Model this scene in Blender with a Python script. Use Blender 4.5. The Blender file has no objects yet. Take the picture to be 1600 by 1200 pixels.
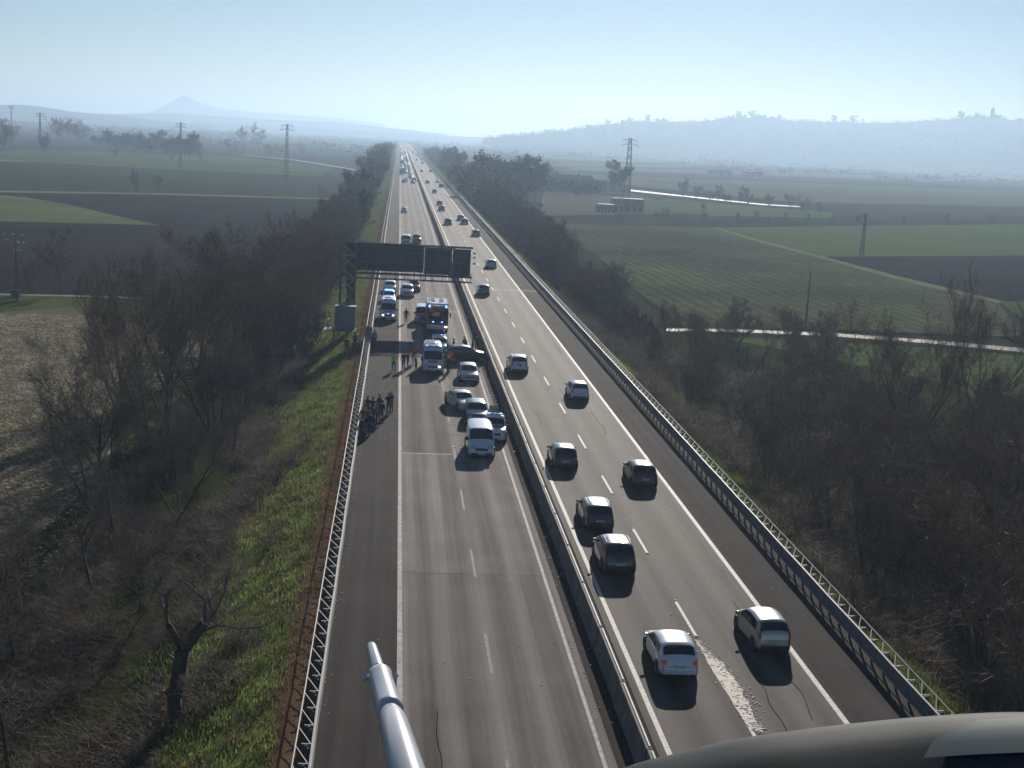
import bpy, bmesh, math, random
import numpy as np
from mathutils import Vector, Matrix, noise
random.seed(7)
rng = np.random.default_rng(7)
C = bpy.context.scene.collection
SC = bpy.context.scene
R = math.radians

# ------------------------------------------------------------------ camera, light, exposure
PITCH, YAW, ROLL, FPX, CAMH = R(10.511), R(-5.295), 0.053, 2076.0, 22.4
_fw = Vector((-math.sin(YAW), math.cos(YAW), 0))
# heading of the lens: the road (+Y) lies to the left of it
_head = Vector((math.sin(-YAW), math.cos(-YAW), 0))
_right = Vector((math.cos(-YAW), -math.sin(-YAW), 0))
_up = Vector((0, 0, 1))
_f = (_head * math.cos(PITCH) - _up * math.sin(PITCH)).normalized()
_u = (_head * math.sin(PITCH) + _up * math.cos(PITCH)).normalized()
_r = _right
cr, sr = math.cos(ROLL), math.sin(ROLL)
# the picture is turned clockwise, the horizon falls to the right
ix = _r * cr + _u * sr
iy = -_r * sr + _u * cr
ix, iy = (_r * cr + _u * sr), (_u * cr - _r * sr)
cam_d = bpy.data.cameras.new('camera')
cam = bpy.data.objects.new('camera', cam_d)
C.objects.link(cam)
cam_d.sensor_width = 36
cam_d.lens = 36 * FPX / 1600
cam_d.clip_start = 0.05
cam_d.clip_end = 30000
m = Matrix((ix, iy, -_f)).transposed().to_4x4()
m.translation = Vector((0, 0, CAMH))
cam.matrix_world = m
SC.camera = cam

SUN_EL, SUN_AZ = R(21.5), R(12.5)
world = bpy.data.worlds.new('World')
SC.world = world
world.use_nodes = True
wn = world.node_tree
sky = wn.nodes.new('ShaderNodeTexSky')
sky.sky_type = 'NISHITA'
sky.sun_disc = False
sky.sun_elevation = SUN_EL
sky.sun_rotation = SUN_AZ
sky.air_density = 0.8
sky.dust_density = 0.08
sky.ozone_density = 3.0
wn.links.new(sky.outputs[0], wn.nodes['Background'].inputs[0])
wn.nodes['Background'].inputs[1].default_value = 0.06

sd = bpy.data.lights.new('sun', 'SUN')
sd.energy = 4.6
sd.angle = R(0.5)
sd.color = (1.0, 0.91, 0.80)
so = bpy.data.objects.new('sun', sd)
C.objects.link(so)
to_sun = Vector((math.sin(SUN_AZ) * math.cos(SUN_EL), math.cos(SUN_AZ) * math.cos(SUN_EL), math.sin(SUN_EL)))
so.rotation_euler = to_sun.to_track_quat('Z', 'Y').to_euler()
so.location = (0, 0, 60)

SC.view_settings.view_transform = 'Standard'
SC.view_settings.look = 'None'
SC.view_settings.exposure = 0.12
SC.view_settings.gamma = 1
SC.view_settings.use_curve_mapping = False
SC.render.engine = 'CYCLES'
SC.cycles.use_denoising = True
SC.cycles.max_bounces = 5
SC.cycles.diffuse_bounces = 2
SC.cycles.glossy_bounces = 3
SC.cycles.transparent_max_bounces = 6
SC.cycles.volume_bounces = 0
SC.cycles.sample_clamp_indirect = 4
SC.cycles.use_adaptive_sampling = True

# ------------------------------------------------------------------ picture point -> place in the world
def ray(px, py):
    c, s = math.cos(ROLL), math.sin(ROLL)
    return (ix * (px - 800) - iy * (py - 600) + _f * FPX)
def G(px, py, z=0.0):
    d = ray(px, py); t = (z - CAMH) / d.z
    return Vector((d.x * t, d.y * t, z))
def PY(px, py, Y):
    d = ray(px, py); t = Y / d.y
    return Vector((d.x * t, Y, CAMH + d.z * t))
def PD(px, py, dist):
    return Vector((0, 0, CAMH)) + ray(px, py).normalized() * dist

# ------------------------------------------------------------------ materials
def new_mat(name):
    mt = bpy.data.materials.new(name); mt.use_nodes = True
    return mt, mt.node_tree, mt.node_tree.nodes['Principled BSDF']
def nd(nt, kind, **kw):
    n = nt.nodes.new(kind)
    for k, v in kw.items():
        if k in ('operation', 'blend_type', 'data_type', 'wave_type', 'bands_direction', 'feature', 'interpolation_type'): setattr(n, k, v)
    return n
def mat(name, col, rough=0.6, metal=0.0, var=0.15, scale=4.0, coat=0.0, bump=0.0, emit=None, estr=0.0, spec=None, detail=5, transl=0.0):
    mt, nt, b = new_mat(name)
    pos = nt.nodes.new('ShaderNodeTexCoord')
    nz = nt.nodes.new('ShaderNodeTexNoise'); nz.inputs['Scale'].default_value = scale; nz.inputs['Detail'].default_value = detail
    nt.links.new(pos.outputs['Object'], nz.inputs['Vector'])
    rp = nt.nodes.new('ShaderNodeValToRGB')
    rp.color_ramp.elements[0].position = 0.3; rp.color_ramp.elements[1].position = 0.7
    rp.color_ramp.elements[0].color = tuple(c * (1 - var) for c in col) + (1,)
    rp.color_ramp.elements[1].color = tuple(min(1, c * (1 + var)) for c in col) + (1,)
    nt.links.new(nz.outputs['Fac'], rp.inputs[0]); nt.links.new(rp.outputs[0], b.inputs['Base Color'])
    b.inputs['Roughness'].default_value = rough; b.inputs['Metallic'].default_value = metal
    if spec is not None: b.inputs['Specular IOR Level'].default_value = spec
    if coat: b.inputs['Coat Weight'].default_value = coat; b.inputs['Coat Roughness'].default_value = 0.035
    if bump:
        bp = nt.nodes.new('ShaderNodeBump'); bp.inputs['Strength'].default_value = bump
        nt.links.new(nz.outputs['Fac'], bp.inputs['Height']); nt.links.new(bp.outputs[0], b.inputs['Normal'])
    if transl:
        tb = nt.nodes.new('ShaderNodeBsdfTranslucent'); ms = nt.nodes.new('ShaderNodeMixShader'); ms.inputs[0].default_value = transl
        nt.links.new(rp.outputs[0], tb.inputs[0]); nt.links.new(b.outputs[0], ms.inputs[1]); nt.links.new(tb.outputs[0], ms.inputs[2])
        nt.links.new(ms.outputs[0], nt.nodes['Material Output'].inputs[0])
    if emit:
        b.inputs['Emission Color'].default_value = emit + (1,); b.inputs['Emission Strength'].default_value = estr
    return mt
def ground_mat(name, stops, big=0.02, fine=1.5, bump=0.5, rows=None, rough=0.95, dist=0.25, finemix=0.5, rowmix=0.35, spec=0.0, rdist=1.6):
    """several colours blended by large and fine noise, optional drill rows (angle, spacing in metres)"""
    mt, nt, b = new_mat(name)
    geo = nt.nodes.new('ShaderNodeNewGeometry')
    n1 = nt.nodes.new('ShaderNodeTexNoise'); n1.inputs['Scale'].default_value = big; n1.inputs['Detail'].default_value = 6; n1.inputs['Roughness'].default_value = 0.6
    n2 = nt.nodes.new('ShaderNodeTexNoise'); n2.inputs['Scale'].default_value = fine; n2.inputs['Detail'].default_value = 7; n2.inputs['Roughness'].default_value = 0.7
    for n in (n1, n2): nt.links.new(geo.outputs['Position'], n.inputs['Vector'])
    mx = nd(nt, 'ShaderNodeMix'); mx.inputs[0].default_value = finemix
    nt.links.new(n1.outputs['Fac'], mx.inputs[2]); nt.links.new(n2.outputs['Fac'], mx.inputs[3])
    src = mx.outputs[0]
    if rows:
        mp = nt.nodes.new('ShaderNodeMapping'); mp.inputs['Rotation'].default_value[2] = rows[0]
        nt.links.new(geo.outputs['Position'], mp.inputs['Vector'])
        wv = nt.nodes.new('ShaderNodeTexWave'); wv.wave_type = 'BANDS'; wv.bands_direction = 'X'
        wv.inputs['Scale'].default_value = 0.314 / rows[1]; wv.inputs['Distortion'].default_value = rdist; wv.inputs['Detail'].default_value = 3
        wv.inputs['Detail Scale'].default_value = 0.6
        nt.links.new(mp.outputs[0], wv.inputs['Vector'])
        m2 = nd(nt, 'ShaderNodeMix'); m2.inputs[0].default_value = rowmix
        nt.links.new(src, m2.inputs[2]); nt.links.new(wv.outputs['Fac'], m2.inputs[3]); src = m2.outputs[0]
    rp = nt.nodes.new('ShaderNodeValToRGB')
    e = rp.color_ramp.elements
    lo, hi = 0.33, 0.67
    e[0].position = lo; e[1].position = hi
    e[0].color = tuple(stops[0]) + (1,); e[1].color = tuple(stops[-1]) + (1,)
    for i, s in enumerate(stops[1:-1]):
        q = e.new(lo + (hi - lo) * (i + 1) / (len(stops) - 1)); q.color = tuple(s) + (1,)
    nt.links.new(src, rp.inputs[0]); nt.links.new(rp.outputs[0], b.inputs['Base Color'])
    b.inputs['Roughness'].default_value = rough; b.inputs['Specular IOR Level'].default_value = spec
    bp = nt.nodes.new('ShaderNodeBump'); bp.inputs['Strength'].default_value = bump; bp.inputs['Distance'].default_value = dist
    nt.links.new(src, bp.inputs['Height']); nt.links.new(bp.outputs[0], b.inputs['Normal'])
    return mt
def asphalt(name, base, x0, lane, track=0.25, rough=0.62, tint=(1, 0.95, 0.9)):
    """asphalt with lengthwise wheel tracks, fine aggregate and long stains"""
    mt, nt, b = new_mat(name)
    geo = nt.nodes.new('ShaderNodeNewGeometry')
    sx = nt.nodes.new('ShaderNodeSeparateXYZ'); nt.links.new(geo.outputs['Position'], sx.inputs[0])
    def math_(op, a, bb=None):
        n = nt.nodes.new('ShaderNodeMath'); n.operation = op
        if hasattr(a, 'links'): nt.links.new(a, n.inputs[0])
        else: n.inputs[0].default_value = a
        if bb is not None:
            if hasattr(bb, 'links'): nt.links.new(bb, n.inputs[1])
            else: n.inputs[1].default_value = bb
        return n.outputs[0]
    mpw = nt.nodes.new('ShaderNodeMapping'); mpw.inputs['Scale'].default_value = (0.6, 0.02, 1)
    nt.links.new(geo.outputs['Position'], mpw.inputs[0])
    nw = nt.nodes.new('ShaderNodeTexNoise'); nw.inputs['Scale'].default_value = 1; nw.inputs['Detail'].default_value = 3
    nt.links.new(mpw.outputs[0], nw.inputs[0])
    ph = math_('MULTIPLY', math_('SUBTRACT', sx.outputs[0], x0), 2 * math.pi * 2 / lane)
    ph = math_('ADD', ph, math_('MULTIPLY', nw.outputs['Fac'], 1.6))
    w1 = math_('MULTIPLY', math_('SINE', ph), 0.5)
    mps = nt.nodes.new('ShaderNodeMapping'); mps.inputs['Scale'].default_value = (2.2, 0.03, 1)
    nt.links.new(geo.outputs['Position'], mps.inputs[0])
    ns = nt.nodes.new('ShaderNodeTexNoise'); ns.inputs['Scale'].default_value = 1; ns.inputs['Detail'].default_value = 5
    nt.links.new(mps.outputs[0], ns.inputs[0])
    nf = nt.nodes.new('ShaderNodeTexNoise'); nf.inputs['Scale'].default_value = 9; nf.inputs['Detail'].default_value = 8; nf.inputs['Roughness'].default_value = 0.85
    nt.links.new(geo.outputs['Position'], nf.inputs[0])
    nm = nt.nodes.new('ShaderNodeTexNoise'); nm.inputs['Scale'].default_value = 0.25; nm.inputs['Detail'].default_value = 4
    nt.links.new(geo.outputs['Position'], nm.inputs[0])
    v = math_('MULTIPLY', w1, track)
    v = math_('ADD', v, math_('MULTIPLY', math_('SUBTRACT', ns.outputs['Fac'], 0.5), 1.7))
    v = math_('ADD', v, math_('MULTIPLY', math_('SUBTRACT', nf.outputs['Fac'], 0.5), 2.2))
    v = math_('ADD', v, math_('MULTIPLY', math_('SUBTRACT', nm.outputs['Fac'], 0.5), 0.8))
    v = math_('ADD', v, 1.0)
    v = math_('MAXIMUM', v, 0.35)
    v = math_('MULTIPLY', v, base)
    cb = nt.nodes.new('ShaderNodeCombineXYZ')
    for i in range(3): nt.links.new(math_('MULTIPLY', v, tint[i]), cb.inputs[i])
    nt.links.new(cb.outputs[0], b.inputs['Base Color'])
    b.inputs['Roughness'].default_value = rough + .25
    b.inputs['Specular IOR Level'].default_value = 0.12
    bp = nt.nodes.new('ShaderNodeBump'); bp.inputs['Strength'].default_value = 0.25; bp.inputs['Distance'].default_value = 0.02
    nt.links.new(nf.outputs['Fac'], bp.inputs['Height']); nt.links.new(bp.outputs[0], b.inputs['Normal'])
    return mt
M = {}
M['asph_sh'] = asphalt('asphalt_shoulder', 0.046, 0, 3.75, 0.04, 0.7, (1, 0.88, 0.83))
M['asph_l'] = asphalt('asphalt_left', 0.145, 0.79, 3.75, 0.8, 0.6, (1, 0.89, 0.83))
M['asph_new'] = asphalt('asphalt_patch', 0.105, 0.79, 3.75, 1.0, 0.6, (1, 0.90, 0.84))
M['asph_pale'] = asphalt('asphalt_pale', 0.19, 4.7, 3.75, 0.5, 0.62, (1, 0.88, 0.82))
M['asph_r'] = asphalt('asphalt_right', 0.070, 11.2, 3.8, 0.95, 0.52, (1, 0.88, 0.80))
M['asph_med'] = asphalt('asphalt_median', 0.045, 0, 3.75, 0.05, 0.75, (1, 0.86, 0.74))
M['paint'] = mat('road_paint', (0.50, 0.48, 0.44), 0.7, var=0.3, scale=6, bump=0.1)
M['paint_old'] = mat('worn_road_paint', (0.30, 0.28, 0.26), 0.75, var=0.45, scale=3)
M['paint_faint'] = mat('faded_road_paint', (0.20, 0.185, 0.17), 0.8, var=0.4, scale=3)
M['joint'] = mat('joint_mastic', (0.165, 0.15, 0.135), 0.7, var=0.4, scale=2)
M['conc'] = mat('concrete', (0.12, 0.115, 0.108), 0.8, var=0.35, scale=1.2, bump=0.2)
M['galv'] = mat('galvanised_steel', (0.27, 0.27, 0.265), 0.65, 0.15, var=0.2, scale=2)
M['galv_dk'] = mat('weathered_steel', (0.10, 0.11, 0.125), 0.65, 0.2, var=0.3, scale=2)
M['sign_back'] = mat('sign_back', (0.045, 0.055, 0.075), 0.6, 0.3, var=0.25, scale=0.6)
M['cabinet'] = mat('cabinet_paint', (0.20, 0.24, 0.28), 0.5, var=0.1)
M['glass'] = mat('car_glass', (0.012, 0.014, 0.018), 0.06, var=0.2, spec=0.7)
M['rubber'] = mat('rubber', (0.02, 0.02, 0.02), 0.8, var=0.2)
M['rim'] = mat('alloy', (0.35, 0.35, 0.36), 0.35, 0.8, var=0.1)
M['trim'] = mat('black_trim', (0.02, 0.02, 0.022), 0.5, var=0.2)
M['chrome'] = mat('chrome', (0.6, 0.6, 0.62), 0.15, 1.0, var=0.05)
M['tail'] = mat('tail_lamp', (0.16, 0.012, 0.01), 0.25, var=0.15, scale=15, emit=(1, 0.05, 0.02), estr=0.01)
M['tail_on'] = mat('tail_lamp_lit', (0.3, 0.03, 0.02), 0.2, var=0.15, emit=(1, 0.12, 0.05), estr=0.06)
M['head'] = mat('head_lamp', (0.55, 0.57, 0.6), 0.15, 0.3, var=0.2, scale=15)
M['head_on'] = mat('head_lamp_lit', (0.8, 0.8, 0.8), 0.2, emit=(1, 0.9, 0.8), estr=4)
M['blue_on'] = mat('blue_beacon', (0.05, 0.2, 0.8), 0.2, emit=(0.15, 0.35, 1), estr=3.5)
M['blue_lens'] = mat('blue_lens', (0.04, 0.13, 0.5), 0.2, emit=(0.1, 0.3, 1), estr=0.06)
M['plate'] = mat('number_plate', (0.55, 0.55, 0.52), 0.5, var=0.3, scale=14)
def paint(name, c, metal=0.0, rough=0.28):
    M[name] = mat('paint_' + name, c, rough, metal, var=0.05, scale=1.5, coat=1.0)
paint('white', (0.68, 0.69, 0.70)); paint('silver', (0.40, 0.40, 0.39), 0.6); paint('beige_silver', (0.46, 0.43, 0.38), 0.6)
paint('black', (0.012, 0.013, 0.015)); paint('dark_blue', (0.015, 0.022, 0.045), 0.3); paint('dark_grey', (0.045, 0.05, 0.055), 0.4)
paint('maroon', (0.07, 0.02, 0.018), 0.3); paint('grey_blue', (0.13, 0.16, 0.2), 0.5); paint('red', (0.33, 0.02, 0.015)); paint('grey', (0.2, 0.2, 0.2), 0.5)
paint('van_white', (0.62, 0.67, 0.74)); paint('pale_blue', (0.2, 0.27, 0.38), 0.3); paint('brown', (0.08, 0.05, 0.035), 0.4)
M['orange'] = mat('orange_band', (0.5, 0.12, 0.02), 0.5, var=0.1)
M['bluestripe'] = mat('blue_band', (0.04, 0.09, 0.3), 0.5, var=0.1)
M['bark'] = mat('bark', (0.060, 0.050, 0.042), 0.9, var=0.35, scale=3, bump=0.4)
M['bark_pale'] = mat('grey_bark', (0.12, 0.10, 0.085), 0.8, var=0.35, scale=3)
M['twig'] = mat('twigs', (0.16, 0.112, 0.08), 0.85, var=0.35, scale=0.35)
M['twig_g'] = mat('grey_twigs', (0.17, 0.135, 0.10), 0.85, var=0.35, scale=0.35)
M['twig_r'] = mat('reddish_twigs', (0.17, 0.10, 0.066), 0.85, var=0.3, scale=0.3)
M['bramble'] = mat('bramble_stems', (0.12, 0.092, 0.066), 0.85, var=0.5, scale=0.5, transl=0.2)
M['leaf_dk'] = mat('dark_leaves', (0.030, 0.042, 0.020), 0.7, var=0.4, scale=0.6)
M['leaf'] = mat('green_leaves', (0.08, 0.105, 0.035), 0.7, var=0.45, scale=0.5, transl=0.45)
M['cypress'] = mat('cypress_leaves', (0.022, 0.035, 0.018), 0.8, var=0.4, scale=0.4)
M['grass_b'] = mat('grass_blades', (0.19, 0.24, 0.075), 0.7, var=0.6, scale=0.8, transl=0.5)
M['straw'] = mat('straw_blades', (0.25, 0.19, 0.11), 0.8, var=0.4, scale=0.4, transl=0.35)
M['clod'] = mat('dry_clods', (0.24, 0.215, 0.14), 0.9, var=0.4, scale=0.4)
M['wood'] = mat('cut_wood', (0.62, 0.45, 0.30), 0.7, var=0.15)
M['pole'] = mat('pole_steel', (0.09, 0.10, 0.11), 0.7, 0.2, var=0.2)
M['insul'] = mat('insulator', (0.85, 0.87, 0.9), 0.08, var=0.05, spec=1.0)
M['skin'] = mat('skin', (0.45, 0.28, 0.2), 0.6, var=0.1)
M['wall'] = mat('farm_wall', (0.22, 0.17, 0.13), 0.9, var=0.25, scale=0.3)
M['roof'] = mat('farm_roof', (0.17, 0.10, 0.075), 0.85, var=0.3, scale=0.5)
M['film'] = mat('greenhouse_roof', (0.13, 0.10, 0.085), 0.25, var=0.2, spec=0.8)
M['ridge'] = mat('ridge_glint_paint', (0.8, 0.76, 0.7), 0.3, var=0.1)  # pale colour painting the sun glint along the shed roofs
M['window'] = mat('farm_window', (0.02, 0.025, 0.03), 0.2, var=0.1)
M['heli'] = mat('helicopter_paint', (0.034, 0.047, 0.052), 0.6, var=0.35, scale=4, spec=0.06, bump=0.02)
M['heli_w'] = mat('helicopter_white', (0.17, 0.20, 0.19), 0.6, var=0.12, scale=3, spec=0.06)
M['boom'] = mat('probe_white', (0.55, 0.56, 0.58), 0.3, var=0.05, coat=0.4)
M['spill'] = mat('pale_debris', (0.72, 0.66, 0.56), 0.8, var=0.35, scale=5, bump=0.6)

M['g_base'] = ground_mat('plain', [(0.03, 0.036, 0.022), (0.045, 0.052, 0.03), (0.055, 0.05, 0.036), (0.04, 0.055, 0.024)], 0.004, 0.4, finemix=0.25)
M['g_litter'] = ground_mat('undergrowth_soil', [(0.02, 0.02, 0.012), (0.045, 0.038, 0.024), (0.05, 0.07, 0.02), (0.10, 0.08, 0.05)], 0.2, 2.4, 1.0, dist=0.5, finemix=0.65)
M['g_plough'] = ground_mat('ploughed_earth', [(0.022, 0.018, 0.017), (0.034, 0.028, 0.025), (0.048, 0.039, 0.034)], 0.02, 0.9, 0.5, rows=(0.2, 2.5), rowmix=0.15)
M['g_clod'] = ground_mat('dry_clod_field', [(0.075, 0.066, 0.04), (0.15, 0.132, 0.08), (0.22, 0.195, 0.12)], 0.05, 2.4, 0.6, dist=0.2, finemix=0.7)
M['g_green'] = ground_mat('young_corn', [(0.07, 0.10, 0.034), (0.10, 0.135, 0.048), (0.135, 0.16, 0.065)], 0.015, 0.8, 0.4, rows=(1.2, 3.0), rowmix=0.12)
M['g_meadow'] = ground_mat('meadow', [(0.05, 0.075, 0.022), (0.085, 0.115, 0.035), (0.12, 0.135, 0.06)], 0.03, 1.2, 0.6)
M['g_wedge'] = ground_mat('bright_meadow', [(0.08, 0.10, 0.035), (0.125, 0.145, 0.055), (0.19, 0.18, 0.09)], 0.03, 0.8, 0.6)
M['g_rows'] = ground_mat('sown_rows', [(0.05, 0.043, 0.036), (0.07, 0.067, 0.042), (0.11, 0.125, 0.058), (0.19, 0.20, 0.11)], 0.02, 0.7, 1.0, rows=(-0.04, 2.6), rowmix=0.07, dist=0.5, rdist=3.0)
M['g_brown'] = ground_mat('brown_field', [(0.045, 0.036, 0.032), (0.06, 0.048, 0.04), (0.075, 0.06, 0.045)], 0.01, 0.5, 0.3)
M['g_mix'] = ground_mat('stubble', [(0.032, 0.04, 0.022), (0.05, 0.058, 0.03), (0.07, 0.068, 0.04)], 0.008, 0.3, 0.3)
M['g_pale'] = ground_mat('pale_stubble', [(0.085, 0.085, 0.05), (0.13, 0.12, 0.08), (0.16, 0.15, 0.095)], 0.01, 0.4, 0.3)
M['g_track'] = ground_mat('gravel_track', [(0.12, 0.115, 0.10), (0.175, 0.165, 0.14)], 0.1, 1.5, 0.3, spec=0.2, rough=0.7)
M['g_verge'] = ground_mat('pale_verge', [(0.16, 0.16, 0.08), (0.24, 0.22, 0.12)], 0.1, 1.2, 0.5)
M['g_bank'] = ground_mat('bank_grass', [(0.05, 0.065, 0.018), (0.15, 0.185, 0.05), (0.26, 0.28, 0.11)], 0.25, 2.6, 1.0, dist=0.5, finemix=0.7)
M['g_dry'] = ground_mat('dry_verge', [(0.10, 0.062, 0.036), (0.16, 0.10, 0.06), (0.21, 0.14, 0.085)], 0.3, 3.0, 0.9, dist=0.15)
M['g_hill'] = ground_mat('wooded_hill', [(0.012, 0.016, 0.010), (0.022, 0.026, 0.016), (0.035, 0.034, 0.022)], 0.006, 0.05, 0.6, dist=4)
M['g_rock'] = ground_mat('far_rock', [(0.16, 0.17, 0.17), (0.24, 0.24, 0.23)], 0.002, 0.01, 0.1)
M['water'] = mat('canal_water', (0.02, 0.03, 0.035), 0.08, var=0.1)

# ------------------------------------------------------------------ mesh helpers
class MB:
    def __init__(s): s.v = []; s.f = []; s.m = []
    def add(s, vs, fs, mi=0):
        o = len(s.v); s.v += [tuple(q) for q in vs]
        for f in fs: s.f.append(tuple(i + o for i in f)); s.m.append(mi)
    def box(s, c, d, mi=0, rz=0, rx=0):
        hx, hy, hz = d[0] / 2, d[1] / 2, d[2] / 2
        mm = Matrix.Translation(Vector(c)) @ Matrix.Rotation(rz, 4, 'Z') @ Matrix.Rotation(rx, 4, 'X')
        vs = [mm @ Vector((x, y, z)) for z in (-hz, hz) for y in (-hy, hy) for x in (-hx, hx)]
        s.add(vs, [(0, 2, 3, 1), (4, 5, 7, 6), (0, 1, 5, 4), (2, 6, 7, 3), (0, 4, 6, 2), (1, 3, 7, 5)], mi)
    def bbox(s, c, d, bev, mi=0, top=1.0, rz=0):
        """box with chamfered vertical and horizontal edges; top scales the upper face"""
        hx, hy, hz = d[0] / 2, d[1] / 2, d[2] / 2
        lv = [(-hz, -bev), (-hz + bev, 0), (hz - bev, 0), (hz, -bev)]
        vs = []; mm = Matrix.Translation(Vector(c)) @ Matrix.Rotation(rz, 4, 'Z')
        for z, o in lv:
            k = 1 + (top - 1) * (z + hz) / (2 * hz)
            X, Y = hx * k + o, hy * k + o
            for x, y in ((-X + bev, -Y), (X - bev, -Y), (X, -Y + bev), (X, Y - bev), (X - bev, Y), (-X + bev, Y), (-X, Y - bev), (-X, -Y + bev)):
                vs.append(mm @ Vector((x, y, z)))
        fs = [tuple(range(7, -1, -1)), tuple(range(24, 32))]
        for i in range(3):
            for j in range(8): fs.append((i * 8 + j, i * 8 + (j + 1) % 8, i * 8 + 8 + (j + 1) % 8, i * 8 + 8 + j))
        s.add(vs, fs, mi)
    def tube(s, a, b, r0, r1=None, n=6, mi=0, cap=True):
        a, b = Vector(a), Vector(b); r1 = r0 if r1 is None else r1
        d = (b - a)
        if d.length < 1e-6: return
        d.normalize(); q = d.orthogonal().normalized(); w = d.cross(q)
        vs = [p + (q * math.cos(2 * math.pi * i / n) + w * math.sin(2 * math.pi * i / n)) * r for p, r in ((a, r0), (b, r1)) for i in range(n)]
        fs = [(i, (i + 1) % n, n + (i + 1) % n, n + i) for i in range(n)]
        if cap: fs += [tuple(range(n - 1, -1, -1)), tuple(range(n, 2 * n))]
        s.add(vs, fs, mi)
    def build(s, name, mats, parent=None, smooth=False):
        me = bpy.data.meshes.new(name); me.from_pydata(s.v, [], s.f)
        if not isinstance(mats, (list, tuple)): mats = [mats]
        for q in mats: me.materials.append(q)
        if len(mats) > 1: me.polygons.foreach_set('material_index', s.m)
        if smooth: me.polygons.foreach_set('use_smooth', [True] * len(me.polygons))
        me.update()
        o = bpy.data.objects.new(name, me); C.objects.link(o)
        if parent: o.parent = parent
        return o
def fast_mesh(name, verts, faces_flat, n, mt, parent=None, midx=None):
    """faces all have n corners"""
    me = bpy.data.meshes.new(name)
    nv, nf = len(verts), len(faces_flat) // n
    me.vertices.add(nv); me.vertices.foreach_set('co', np.ascontiguousarray(verts, dtype=np.float32).ravel())
    me.loops.add(nf * n); me.loops.foreach_set('vertex_index', np.ascontiguousarray(faces_flat, dtype=np.int32))
    me.polygons.add(nf); me.polygons.foreach_set('loop_start', np.arange(0, nf * n, n, dtype=np.int32))
    for q in (mt if isinstance(mt, (list, tuple)) else [mt]): me.materials.append(q)
    if midx is not None: me.polygons.foreach_set('material_index', np.ascontiguousarray(midx, dtype=np.int32))
    me.update(calc_edges=True)
    o = bpy.data.objects.new(name, me); C.objects.link(o)
    if parent: o.parent = parent
    return o
def struct(o): o['kind'] = 'structure'; return o
def stuff(o, label=None):
    o['kind'] = 'stuff'
    if label: o['label'] = label
    return o
def tag(o, label, cat, group=None):
    o['label'] = label; o['category'] = cat
    if group: o['group'] = group
    return o
def thing(name, label, cat, loc=(0, 0, 0), rz=0, group=None):
    o = bpy.data.objects.new(name, None); C.objects.link(o); o.location = loc; o.rotation_euler = (0, 0, rz)
    o.empty_display_size = 0.3
    return tag(o, label, cat, group)
def dup(root, loc, rz=0, sc=1.0, label=None, group=None):
    def cp(o, par):
        c = o.copy(); C.objects.link(c)
        if par: c.parent = par
        for ch in kids.get(o.name, []): cp(ch, c)
        return c
    kids = {}
    for ch in root.children:
        kids.setdefault(root.name, []).append(ch)
        for g in ch.children: kids.setdefault(ch.name, []).append(g)
    r = cp(root, None); r.location = loc; r.rotation_euler = (0, 0, rz)
    r.scale = (sc, sc, sc) if not isinstance(sc, (tuple, list)) else sc
    if label: r['label'] = label
    if group: r['group'] = group
    return r
def sheet(name, pts, z, mt, parent=None):
    b = MB(); b.add([(p[0], p[1], z) for p in pts], [tuple(range(len(pts)))]); return struct(b.build(name, mt, parent))

# ------------------------------------------------------------------ ground, fields, road
FZ = -4.0
gb = MB(); gb.add([(-6500, -260, FZ), (6500, -260, FZ), (6500, 8600, FZ), (-6500, 8600, FZ)], [(0, 1, 2, 3)])
struct(gb.build('ground', M['g_base']))
_k = [0]
def field(name, pxs, mt, z=None, world=False):
    _k[0] += 1
    pts = pxs if world else [G(x, y, FZ) for x, y in pxs]
    b = MB(); zz = FZ + 0.02 * _k[0]
    a = 0
    for i in range(len(pts)):
        p, q = pts[i], pts[(i + 1) % len(pts)]; a += p[0] * q[1] - q[0] * p[1]
    pts = pts if a > 0 else pts[::-1]
    b.add([(p[0], p[1], zz) for p in pts], [tuple(range(len(pts)))])
    return struct(b.build(name, mt))
# left side
field('ploughed_field', [(-400, 470), (330, 490), (470, 470), (540, 318), (530, 312), (0, 300), (-400, 290)], M['g_plough'])
field('meadow', [(-500, 268), (-500, 302), (0, 305), (40, 308), (110, 320), (180, 337), (250, 352), (120, 349), (0, 346), (-500, 338)], M['g_wedge'])
field('crop_field', [(-500, 283), (0, 299), (250, 303), (530, 311), (560, 272), (300, 260), (0, 236), (-500, 210)], M['g_mix'])
field('field_verge', [(-500, 284), (0, 298), (250, 302), (530, 310.5), (530, 312.6), (250, 304.6), (0, 301), (-500, 288)], M['g_verge'])
field('field_verge', [(-200, 244), (0, 249), (80, 251), (150, 254), (150, 257), (80, 254), (0, 252), (-200, 248)], M['g_verge'])
field('crop_field', [(-200, 246), (0, 237), (60, 234), (350, 243), (520, 262), (500, 276), (200, 262), (0, 250)], M['g_meadow'])
field('brown_field', [(380, 243), (560, 268), (585, 245), (430, 232), (200, 222), (100, 226)], M['g_brown'])
field('farm_road', [(380, 241.8), (460, 249.4), (555, 265), (555, 266.4), (460, 250.6), (380, 242.6)], M['g_track'])
field('clod_field', [(-420, 470), (-420, 1150), (0, 940), (90, 850), (200, 745), (235, 640), (330, 560), (420, 505), (250, 487), (120, 480), (0, 489)], M['g_clod'])
field('green_lane', [(-420, 452), (-420, 474), (0, 490), (120, 481), (250, 488), (420, 507), (480, 492), (330, 478), (0, 461)], M['g_meadow'])
field('farm_path', [(-420, 452), (0, 461), (180, 465), (330, 475), (330, 477), (180, 467.5), (0, 463.2), (-420, 456)], M['g_track'])
field('wood_floor', [(-24, 40), (-9, 40), (-9, 150), (-30, 150), (-21, 100)], M['g_litter'], world=True)
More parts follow.
